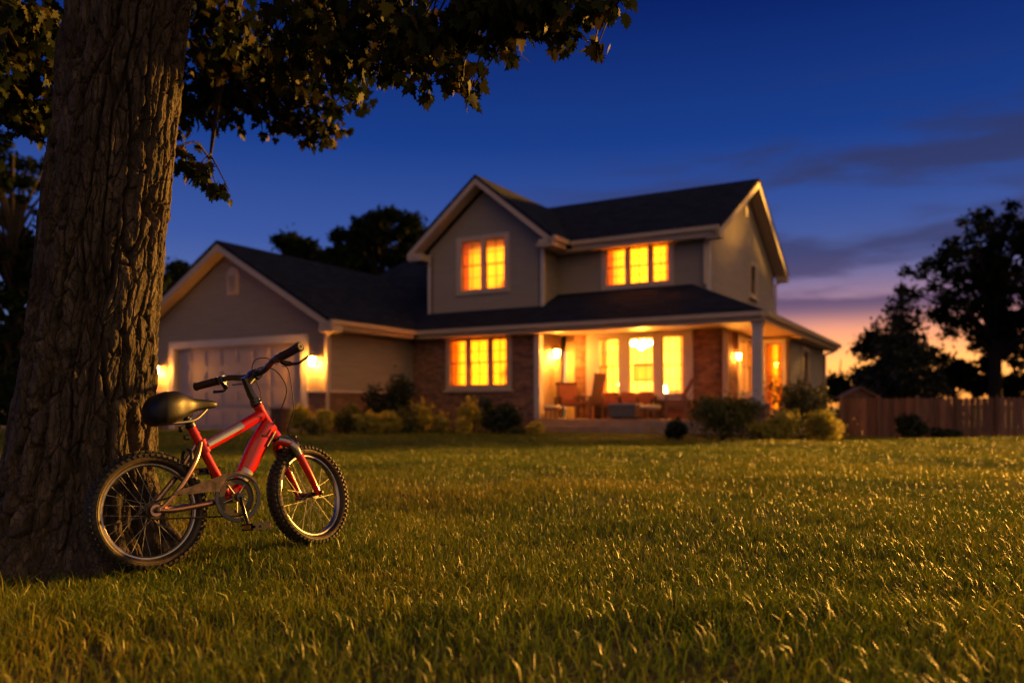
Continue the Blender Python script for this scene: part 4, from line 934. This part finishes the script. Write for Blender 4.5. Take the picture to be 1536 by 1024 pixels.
# ------------------------------------------------------------------ porch furniture
def armchair(u, v, rz, label, w=.62, back=.55, tilt=.30, frame='wood', cush='cushion', seatz=.40, pillow=True):
    o = empty('armchair', hw(u, v, .262), (0, 0, HR+rz)); tag(o, label, 'chair', 'chairs on the porch')      # faces local -y
    hwid = w/2; bx, by = .0, .25
    b = MB(); b.box(-hwid+.04, -.28, seatz-.05, hwid-.04, .24, seatz); b.build('seat', M[frame], o, bevel=.006)
    if cush: b = MB(); b.box(-hwid+.05, -.29, seatz+.002, hwid-.05, .20, seatz+.09); b.build('cushion', M[cush], o, bevel=.025)
    ty = math.tan(tilt)
    b = MB(); n = 6; ww = (w-.1)/n
    for i in range(n): x = -hwid+.05+ww*(i+.5); b.bar((x, .24, seatz-.02), (x, .24+ty*back, seatz+back), ww*.8, .022, up=(0, 1, 0))
    b.bar((-hwid+.03, .24+ty*(back-.03), seatz+back-.03), (hwid-.03, .24+ty*(back-.03), seatz+back-.03), .03, .07); b.build('backrest', M[frame], o)
    if cush and pillow: b = MB(); c = Vector((0, .17+ty*.25, seatz+.10+back*.38)); d = Vector((0, ty, 1)).normalized(); b.obox(c, (hwid-.07, 0, 0), d.cross(Vector((1, 0, 0)))*.05, d*back*.38); b.build('back_cushion', M[cush], o, bevel=.03)
    for s_ in (-1, 1):
        b = MB(); b.box(s_*hwid-.045, -.30, seatz+.19, s_*hwid+.045, .30, seatz+.225); b.build('armrest', M[frame], o, bevel=.006)
        for y in (-.26, .25): b = MB(); b.box(s_*hwid-.025, y-.03, 0, s_*hwid+.025, y+.03, seatz+.19); b.build('leg', M[frame], o)
    return o
armchair(5.85, 1.25, .75, 'brown wicker armchair with rust cushions at the left end of the porch', .72, .66, .20, 'wicker')
armchair(5.02, .85, -1.9, 'slatted wooden chair seen from the side at the porch edge, left of the low table', .56, .86, .20, 'wood', None, .42)
armchair(2.55, 1.05, .95+PI*.0-2.2, 'wooden deck chair with a tilted rust backrest on the right of the low table', .64, .86, .50, 'wood', 'cushion', .40)
armchair(.95, 3.9, .2, 'dark wooden chair round the corner on the side porch', .5, .5, .15, 'wood', None, .42)
o = empty('sofa', hw(4.2, 1.62, .262), (0, 0, HR)); tag(o, 'brown wicker sofa with rust cushions under the large porch window', 'sofa')
b = MB(); b.box(-.80, -.30, .08, .80, .28, .34); b.build('seat', M['wicker'], o, bevel=.01)
b = MB(); b.box(-.80, .20, .342, .80, .30, .66); b.build('backrest', M['wicker'], o, bevel=.01)
for s_ in (-1, 1): b = MB(); b.box(s_*.85-.048, -.30, .0, s_*.85+.048, .30, .55); b.build('armrest', M['wicker'], o, bevel=.01)
for k in (-1, 0, 1):
    b = MB(); b.box(k*.53-.25, -.28, .345, k*.53+.25, .12, .43); b.build('cushion', M['cushion'], o, bevel=.03)
    b = MB(); b.obox((k*.53, .14, .60), (.24, 0, 0), (0, .05, .012), (0, -.03, .17)); b.build('back_cushion', M['cushion'], o, bevel=.04)
o = empty('low_table', hw(3.9, .75, .262), (0, 0, HR)); tag(o, 'low dark table with grey side panels and pale top in the middle porch', 'table')
b = MB(); b.box(-.42, -.25, .40, .42, .25, .44); b.build('table_top', M['pale'], o, bevel=.006)
b = MB(); b.box(-.38, -.22, .06, .38, .22, .398); b.build('side_panel', M['grey'], o, bevel=.006)
for sx in (-1, 1):
    for sy in (-1, 1): b = MB(); b.box(sx*.39-.022, sy*.225-.022, 0, sx*.39+.022, sy*.225+.022, .398); b.build('leg', M['wood'], o)
def stool(u, v, label, r=.27):
    o = empty('footstool', hw(u, v, .262), (0, 0, HR)); tag(o, label, 'footstool', 'pale footstools on the porch')
    b = MB(); b.lathe([(r*.9, .30), (r, .32), (r, .36), (r*.85, .385), (r*.3, .39)], (0, 0, 0)); b.build('cushion', M['pale'], o, smooth=True)
    b = MB(); b.lathe([(r*.88, .24), (r*.88, .298)], (0, 0, 0)); b.build('seat', M['wood'], o, smooth=True)
    for k in range(4): a = PI/4+k*PI/2; b = MB(); b.bar((r*.7*math.cos(a), r*.7*math.sin(a), .24), (r*.8*math.cos(a), r*.8*math.sin(a), 0), .04, .04); b.build('leg', M['wood'], o)
stool(6.02, .50, 'round footstool with a pale cushion at the left end of the porch step')
stool(3.12, .62, 'round footstool with a pale cushion between the low table and deck chair', .29)

# ------------------------------------------------------------------ foliage helper
def leafcloud(name, clumps, n, size, m, parent, org, droop=.3, flat=1.0, soft=False):
    """clumps: list of (centre, radii); quads scattered through the volumes, denser to the outside"""
    w = np.array([r[0]*r[1]*r[2] for _, r in clumps])**.72; w /= w.sum()
    ci = RNG.choice(len(clumps), n, p=w); C = np.array([c for c, _ in clumps])[ci]; R = np.array([r for _, r in clumps])[ci]
    d = RNG.normal(size=(n, 3)); d /= np.linalg.norm(d, axis=1)[:, None]; rad = RNG.random(n)**.42
    p = C+d*R*rad[:, None]*(1+.30*RNG.normal(size=(n, 1))*(RNG.random((n, 1)) < .4))
    if soft: p = C+RNG.normal(size=(n, 3))*R*.62
    a = RNG.normal(size=(n, 3)); a[:, 2] = a[:, 2]*flat-droop; a /= np.linalg.norm(a, axis=1)[:, None]
    b = np.cross(a, RNG.normal(size=(n, 3))); b /= np.linalg.norm(b, axis=1)[:, None]
    s = size*RNG.uniform(.5, 1.3, n)[:, None]; 
    v = np.stack([p-a*s, p+b*s*.42-a*s*.1, p+a*s, p-b*s*.42-a*s*.1], 1).reshape(-1, 3)-np.array(org)
    i = np.arange(n)*4; f = np.stack([i, i+1, i+2, i+3], 1)
    cr = RNG.random(len(clumps))[ci]; r = np.clip(.5*cr+.6*RNG.random(n)-.05, 0, 1)
    return np_mesh(name, v, f, m, parent, rnd=np.repeat(r, 4))
LM = dict(
 gold_lit=leafmat('shrub_gold_lit', [(0, (.26, .26, .03)), (.5, (.52, .46, .07)), (1, (.80, .66, .12))], .5, .5),  # gold tones brightened to carry lamp light that never reaches the bed
 olive=leafmat('shrub_olive', [(0, (.05, .065, .012)), (.5, (.13, .13, .024)), (1, (.34, .27, .05))], .35, .5),
 dark=leafmat('shrub_dark', [(0, (.012, .022, .007)), (.6, (.028, .042, .012)), (1, (.05, .06, .018))], .25, .5),
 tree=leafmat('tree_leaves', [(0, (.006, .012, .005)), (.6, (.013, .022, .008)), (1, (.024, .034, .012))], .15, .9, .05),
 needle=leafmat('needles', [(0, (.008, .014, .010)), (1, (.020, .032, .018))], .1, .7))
def shrub(px, Y, w, h, kind, label, n=1500, leaf=.035, spiky=False, up=0):
    h *= 1.06
    c = at(px, Y); o = empty('shrub', c); tag(o, label, 'shrub', 'shrubs along the fence' if px > 1300 else 'shrubs in the bed along the house')
    cl = []; k = 9 if w > .5 else 6
    for i in range(k):
        a = random.uniform(0, 2*PI); r = random.random()**.5*.30*w
        zc = random.uniform(.35, .72)*h+up; cl.append((c+Vector((math.cos(a)*r, math.sin(a)*r, zc)), (w*random.uniform(.17, .26), w*random.uniform(.17, .26), h*random.uniform(.16, .28))))
    cl.append((c+Vector((0, 0, .38*h+up)), (w*.42, w*.40, h*.36)))
    if spiky:
        for i in range(12):
            a = random.uniform(0, 2*PI); r = random.random()*.42*w; cl.append((c+Vector((math.cos(a)*r, math.sin(a)*r, h*random.uniform(.6, .95))), (w*.06, w*.06, h*.20)))
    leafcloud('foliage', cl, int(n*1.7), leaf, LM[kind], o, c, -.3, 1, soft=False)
    b = MB()
    for i in range(6):
        a = random.uniform(0, 2*PI); b.tube([(0, 0, -.03), (math.cos(a)*w*.12, math.sin(a)*w*.12, h*.3), (math.cos(a)*w*.28, math.sin(a)*w*.28, h*.62)], [.012, .009, .004], 6)
    b.build('stem', M['bark2'], o, smooth=True)
gl = 'golden-lit leafy shrub '
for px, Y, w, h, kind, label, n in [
 (452, 20.6, .75, .80, 'gold_lit', gl+'right of the garage door, the first of the front bed', 1500),
 (484, 19.9, .6, .70, 'gold_lit', gl+'in the front bed below the garage downspout', 1200),
 (520, 20.6, 1.0, .80, 'olive', 'olive green shrub with golden tips between golden-lit shrubs below the dark round bush', 2000),
 (582, 20.8, 1.15, .62, 'gold_lit', 'wide low golden-lit shrub at the foot of the dark round bush', 2000),
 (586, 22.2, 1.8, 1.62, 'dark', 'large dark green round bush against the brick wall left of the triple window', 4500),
 (633, 21.3, .70, .80, 'gold_lit', 'golden-lit feathery shrub below the left end of the triple window', 1400),
 (663, 21.0, .55, .55, 'gold_lit', 'small golden-lit tuft below the left pane of the triple window', 900),
 (708, 20.9, .80, .85, 'gold_lit', 'tall golden-lit feathery shrub left of the dark shrub below the triple window', 1600),
 (697, 20.2, .50, .42, 'gold_lit', 'low golden-lit tuft at the lawn edge left of the dark shrub', 800),
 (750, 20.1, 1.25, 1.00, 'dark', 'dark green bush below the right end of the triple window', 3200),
 (802, 19.9, .62, .36, 'gold_lit', 'low bright yellow plant left of the porch steps', 900),
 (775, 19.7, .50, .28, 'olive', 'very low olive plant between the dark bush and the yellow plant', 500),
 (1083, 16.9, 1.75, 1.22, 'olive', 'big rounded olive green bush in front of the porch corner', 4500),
 (548, 20.4, .75, .60, 'gold_lit', 'low golden-lit shrub between the olive shrub and the wide golden-lit one', 1400),
 (612, 20.9, .70, .62, 'olive', 'small olive shrub between the wide golden-lit shrub and the feathery one', 1300),
 (735, 21.2, .60, .72, 'gold_lit', 'golden-lit feathery shrub showing behind the dark bush below the triple window', 1200),
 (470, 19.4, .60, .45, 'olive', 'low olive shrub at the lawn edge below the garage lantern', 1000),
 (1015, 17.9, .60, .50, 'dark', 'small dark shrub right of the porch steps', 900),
 (1160, 16.3, 1.10, .68, 'gold_lit', 'golden-lit shrub in front of the white porch column', 2400),
 (1237, 16.3, .95, .68, 'gold_lit', 'golden-lit shrub nearest the fence end of the bed', 2200),
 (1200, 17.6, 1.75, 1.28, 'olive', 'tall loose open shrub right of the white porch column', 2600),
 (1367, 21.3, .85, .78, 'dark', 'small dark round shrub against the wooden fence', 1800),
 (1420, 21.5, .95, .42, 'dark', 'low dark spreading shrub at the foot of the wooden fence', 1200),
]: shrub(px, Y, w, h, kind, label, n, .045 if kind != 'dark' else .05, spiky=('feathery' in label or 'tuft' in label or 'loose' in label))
# planting bed strip of soil
b = MB()
bed = [hw(*p) for p in ((10.95, .46, 0), (10.95, -.95, 0), (-.7, -1.1, 0), (-.7, 3, 0), (-.05, 3, 0), (-.05, .06, 0), (6.3, .06, 0), (6.5, .46, 0))]
n_ = 40
vs = []
for i in range(n_+1):
    u = 11.9-12.6*i/n_; 
    for v in (-1.0, -.6, -.2, .4): p = hw(u, v, 0); p.z = float(gz(p.x, p.y))+.02; vs.append(p)
b.add(vs, [(4*i+j, 4*i+j+1, 4*i+j+5, 4*i+j+4) for i in range(n_) for j in range(3)])
tag(b.build('garden_bed', M['soil']), kind='structure')
b = MB(); vs = []
for i in range(13):
    v = -3.5-14*i/12
    for u in (17.7, 11.7): p = hw(u, v, 0); p.z = float(gz(p.x, p.y))+.012; vs.append(p)
# wooden planter by the garage
o = empty('planter_box', at(421, 21.6), (0, 0, HR)); tag(o, 'small brown wooden planter post standing right of the garage door', 'planter')
b = MB(); b.box(-.20, -.18, 0, .20, .18, .62); b.build('planter_body', M['fence'], o, bevel=.01); b = MB(); b.box(-.23, -.21, .622, .23, .21, .67); b.build('rim', M['fence'], o, bevel=.008)

# ------------------------------------------------------------------ fence and shed
def fence():
    a, bb = at(1258, 24.6), at(1640, 22.6); Ln = (bb-a).length; d = (bb-a).normalized(); nrm = Vector((-d.y, d.x, 0))
    o = empty('wooden_fence', a); tag(o, 'reddish-brown wooden picket fence running along the right edge of the yard', 'fence')
    def zz(s): p = a+d*s; return float(gz(p.x, p.y))
    n = int(Ln/.155)
    for i in range(n):
        b = MB()
        s = i*.155+.08; z0 = zz(s)-a.z; p = d*s; h = 1.22+random.uniform(-.012, .012); hw_ = .0725
        pts = [(-hw_, .03), (hw_, .03), (hw_, h-.04), (hw_-.025, h), (-hw_+.025, h), (-hw_, h-.04)]
        b.prism(pts, lambda q, z, t: Vector((p.x, p.y, z0))+d*q+nrm*t+Vector((0, 0, z)) - Vector((0, 0, d.z*s)), -.03, -.012)
        b.build('picket', M['fence'], o)
    b = MB()
    for h in (.3, .95): 
        for s in np.arange(0, Ln-.9, .9): b.bar(Vector((d.x*s, d.y*s, zz(s)-a.z+h)), Vector((d.x*(s+.9), d.y*(s+.9), zz(s+.9)-a.z+h)), .035, .09)
    b.build('rail', M['fence'], o)
    for s in np.arange(.05, Ln, 1.05):
        b = MB(); p = d*s; z0 = zz(s)-a.z; b.box(p.x-.045, p.y-.085, z0-.1, p.x+.045, p.y-.032, z0+1.30); b.build('post', M['fence'], o)
fence()
def shed():
    o = empty('garden_shed', at(1286, 30.5), (0, 0, -.25)); o.scale = (.66, .9, 1); tag(o, 'small shed with a pitched reddish roof peeping over the fence beside the house', 'shed')
    b = MB(); b.box(-.8, -.7, -.2, .8, .9, 1.36); b.build('wall', M['fence'], o)
    b = MB(); b.slab([(-1.0, -.85, 1.35), (-1.0, 1.0, 1.35), (0, 1.0, 1.72), (0, -.85, 1.72)], .07); b.slab([(0, -.85, 1.72), (0, 1.0, 1.72), (1.0, 1.0, 1.35), (1.0, -.85, 1.35)], .07); b.prism([(-.8, 1.36), (.8, 1.36), (0, 1.65)], lambda x, z, y: (x, y, z), -.7, -.6)
    b.build('roof', M['fence'], o)
shed()

# ------------------------------------------------------------------ background trees
def bgtree(name, px, Y, top_py, w, label, clumps, n, leaf=.2, mt='tree', trunk=.18, bare=.25, cat='tree'):
    """clumps: (px, py, rx_px, ry_px) lobes of the crown in picture units at depth Y, given real depth"""
    c = at(px, Y); o = empty(name, c); tag(o, label, cat, 'dark trees beyond the yard' if cat == 'tree' else None); cl = []
    for (qx, qy, rx, ry) in clumps:
        k = max(5, int(rx*ry/95))
        for _ in range(k):
            aa = random.uniform(0, 2*PI); ra = random.random()**.55; ox, oy = math.cos(aa)*ra*rx*.95, math.sin(aa)*ra*ry*.95; dd = random.uniform(-.5, .5)*min(w, 4)
            X_ = (qx+ox-CX)/F*Y; Z_ = HC+(HY-qy-oy)/F*Y; s = Y/F
            q_ = random.uniform(.16, .40); cl.append((Vector((X_, Y+dd, Z_)), (36*s*q_*1.1, 36*s*q_, 36*s*q_*.75)))
    leafcloud('foliage', cl, n, leaf, LM[mt], o, c, soft=True)
    b = MB(); top = HC+(HY-top_py)/F*Y-c.z; b.tube([(0, 0, -.2), (.1, 0, top*.3), (-.1, .1, top*.6), (0, 0, top*.92)], [trunk, trunk*.8, trunk*.5, trunk*.12], 10, smooth=4)
    for cc, r in cl[::2]:
        q = cc-c; base = Vector((0, 0, max(top*.12, min(q.z*.7, top*.8)))); b.tube([base, base.lerp(q, .5)+Vector((0, 0, .15)), q], [trunk*.32, trunk*.2, trunk*.06], 6, smooth=3)
    b.build('trunk', M['bark2'], o, smooth=True)
def spruce(px, Y, top_py, wpx, label, n=15000):
    c = at(px, Y); o = empty('spruce_tree', c); tag(o, label, 'tree'); H_ = HC+(HY-top_py)/F*Y-c.z; R_ = wpx*Y/F/2
    b = MB(); b.tube([(0, 0, -.2), (0, 0, H_*.6), (0, 0, H_)], [.16, .09, .02], 8); n0_ = len(b.v)
    cl = []; lv = 15; bb = MB()
    for i in range(lv):
        t = i/lv; z = H_*(.10+.88*t); r = R_*(1-t)**.8*random.uniform(.72, 1.15)+.10; k = max(4, int(11*(1-t))+3)
        for j in range(k):
            a = 2*PI*j/k+i*.7+random.uniform(-.25, .25); rr = r*random.uniform(.72, 1.15)
            bb.tube([(0, 0, z), (math.cos(a)*rr*.5, math.sin(a)*rr*.5, z-.02), (math.cos(a)*rr, math.sin(a)*rr, z-.22*rr)], [.03, .02, .006], 5)
            for q in (.3, .6, .88): cl.append((c+Vector((math.cos(a)*rr*q, math.sin(a)*rr*q, z-.20*rr*q*q)), (rr*.17+.06, rr*.17+.06, .12+.07*r)))
    leafcloud('foliage', cl, n, .13, LM['needle'], o, c, .5, soft=True); b.v += [v for v in bb.v]; b.f += [tuple(i+n0_ for i in f) for f in bb.f]; b.m += bb.m; b.build('trunk', M['bark2'], o, smooth=True)
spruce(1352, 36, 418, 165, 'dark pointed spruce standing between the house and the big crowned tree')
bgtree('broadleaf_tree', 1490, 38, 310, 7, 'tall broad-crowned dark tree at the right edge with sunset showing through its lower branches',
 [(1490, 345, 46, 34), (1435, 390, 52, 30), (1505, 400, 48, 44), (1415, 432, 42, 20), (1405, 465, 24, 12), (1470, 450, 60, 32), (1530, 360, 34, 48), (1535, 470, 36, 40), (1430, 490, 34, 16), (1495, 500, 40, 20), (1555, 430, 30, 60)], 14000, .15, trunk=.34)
bgtree('broadleaf_tree', 1340, 40, 500, 5, 'low dark tree mass at the foot of the spruce', [(1312, 512, 16, 20), (1345, 555, 34, 34), (1310, 575, 34, 24)], 5000, .17, trunk=.15)
bgtree('broadleaf_tree', 1430, 42, 520, 6, 'low rounded dark tree above the fence between the spruce and the tall tree', [(1410, 560, 36, 34), (1450, 565, 40, 38), (1395, 530, 20, 20)], 6000, .17, trunk=.16)
bgtree('broadleaf_tree', 1525, 42, 520, 6, 'low dark tree above the fence at the far right', [(1510, 565, 34, 40), (1550, 540, 36, 60)], 5000, .17, trunk=.16)
bgtree('broadleaf_tree', 1262, 55, 530, 6, 'distant low dark tree seen just right of the house corner', [(1258, 576, 20, 16), (1285, 582, 20, 16), (1240, 580, 18, 16)], 2600, .22, trunk=.15)
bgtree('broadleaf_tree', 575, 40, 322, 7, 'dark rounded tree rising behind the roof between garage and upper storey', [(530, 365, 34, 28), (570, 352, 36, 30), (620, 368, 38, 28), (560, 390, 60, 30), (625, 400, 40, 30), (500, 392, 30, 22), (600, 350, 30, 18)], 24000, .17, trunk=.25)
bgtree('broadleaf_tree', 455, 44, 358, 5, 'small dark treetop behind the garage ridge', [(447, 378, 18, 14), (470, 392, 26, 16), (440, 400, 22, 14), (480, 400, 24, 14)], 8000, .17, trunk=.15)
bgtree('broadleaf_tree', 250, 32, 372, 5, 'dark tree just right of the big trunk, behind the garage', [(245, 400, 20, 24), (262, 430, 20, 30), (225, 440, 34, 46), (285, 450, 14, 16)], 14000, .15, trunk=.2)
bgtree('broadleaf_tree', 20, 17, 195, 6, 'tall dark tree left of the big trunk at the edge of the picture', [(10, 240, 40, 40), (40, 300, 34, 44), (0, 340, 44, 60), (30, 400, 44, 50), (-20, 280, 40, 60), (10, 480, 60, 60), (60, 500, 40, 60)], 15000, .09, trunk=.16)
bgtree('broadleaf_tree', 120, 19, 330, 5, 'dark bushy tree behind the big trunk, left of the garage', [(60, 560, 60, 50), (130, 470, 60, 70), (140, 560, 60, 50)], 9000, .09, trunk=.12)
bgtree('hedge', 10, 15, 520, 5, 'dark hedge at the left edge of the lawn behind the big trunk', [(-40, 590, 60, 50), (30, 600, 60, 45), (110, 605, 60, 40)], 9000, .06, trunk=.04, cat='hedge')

bgtree('broadleaf_tree', 1700, 32.4, 150, 6, 'tall full dark tree added out of view right, shading the house side', [(1700, 260, 95, 110), (1695, 420, 105, 110), (1700, 530, 100, 60)], 42000, .17, trunk=.34)  # this tree and the next: unseen, added to keep low sun off the side wall
bgtree('broadleaf_tree', 1650, 38, 200, 6, 'second tall dark tree added out of view to shade the house side', [(1650, 320, 60, 80), (1655, 430, 75, 90), (1650, 530, 80, 60)], 34000, .18, trunk=.34)

def house_plant(u, v, z, h, label):
    o = empty('potted_plant', hw(u, v, z)); tag(o, label, 'plant', 'potted plants behind the lit windows')
    b = MB(); b.lathe([(.10, 0), (.14, .22), (.15, .24), (.13, .24)], (0, 0, 0)); b.build('pot', M['wood'], o, smooth=True)
    c = hw(u, v, z); cl = [(c+Vector((random.uniform(-.2, .2), random.uniform(-.1, .1), .3+random.random()*(h-.4))), (.12, .10, .13)) for _ in range(9)]
    leafcloud('foliage', cl, 260, .07, LM['dark'], o, c, -.3, 1)
    t = empty('plant_stand', hw(u, v, z-.62)); tag(t, 'wooden stand under the '+label, 'plant stand', 'plant stands behind the lit windows')
    b = MB(); b.box(-.25, -.2, .56, .25, .2, .618); b.build('table_top', M['wood'], t)
    for sx in (-1, 1):
        for sy in (-1, 1): b = MB(); b.box(sx*.21-.02, sy*.16-.02, 0, sx*.21+.02, sy*.16+.02, .559); b.build('leg', M['wood'], t)
house_plant(7.75, 1.15, 1.02, .8, 'leafy plant behind the right pane of the ground floor triple window')
house_plant(8.30, 2.15, 4.64, .7, 'leafy plant behind the right pane of the gable window')

o = empty('cabinet', hw(2.35, 5.2, .27), (0, 0, HR)); tag(o, 'dark wooden cabinet at the back of the lit living room, behind the right pane', 'cabinet')
b = MB(); b.box(-.45, -.2, 0, .45, .2, 1.45); b.build('cabinet_body', M['wood'], o, bevel=.01)
for s_ in (-1, 1):
    b = MB(); b.box(s_*.22-.2, -.225, .06, s_*.22+.2, -.202, 1.40); d_ = b.build('door', M['wood'], o, bevel=.004)
    b = MB(); b.box(s_*.05-.008, -.25, .65, s_*.05+.008, -.226, .80); b.build('handle', M['dark'], d_)
o = empty('dining_table', hw(4.0, 4.4, .27), (0, 0, HR)); tag(o, 'dark dining table standing inside behind the middle pane of the porch window', 'table')
b = MB(); b.box(-.75, -.4, .80, .75, .4, .85); b.build('table_top', M['wood'], o)
for sx in (-1, 1):
    for sy in (-1, 1): b = MB(); b.box(sx*.68-.03, sy*.34-.03, 0, sx*.68+.03, sy*.34+.03, .798); b.build('leg', M['wood'], o)
o = empty('framed_picture', hw(5.1, 5.46, 1.75), (0, 0, HR)); tag(o, 'dark framed picture on the back wall behind the left pane of the porch window', 'picture')
b = MB(); b.box(-.4, -.03, -.3, .4, -.002, .3); b.build('picture_frame', M['dark'], o); b = MB(); b.box(-.34, -.036, -.24, .34, -.031, .24); b.build('print', M['cushion'], o)
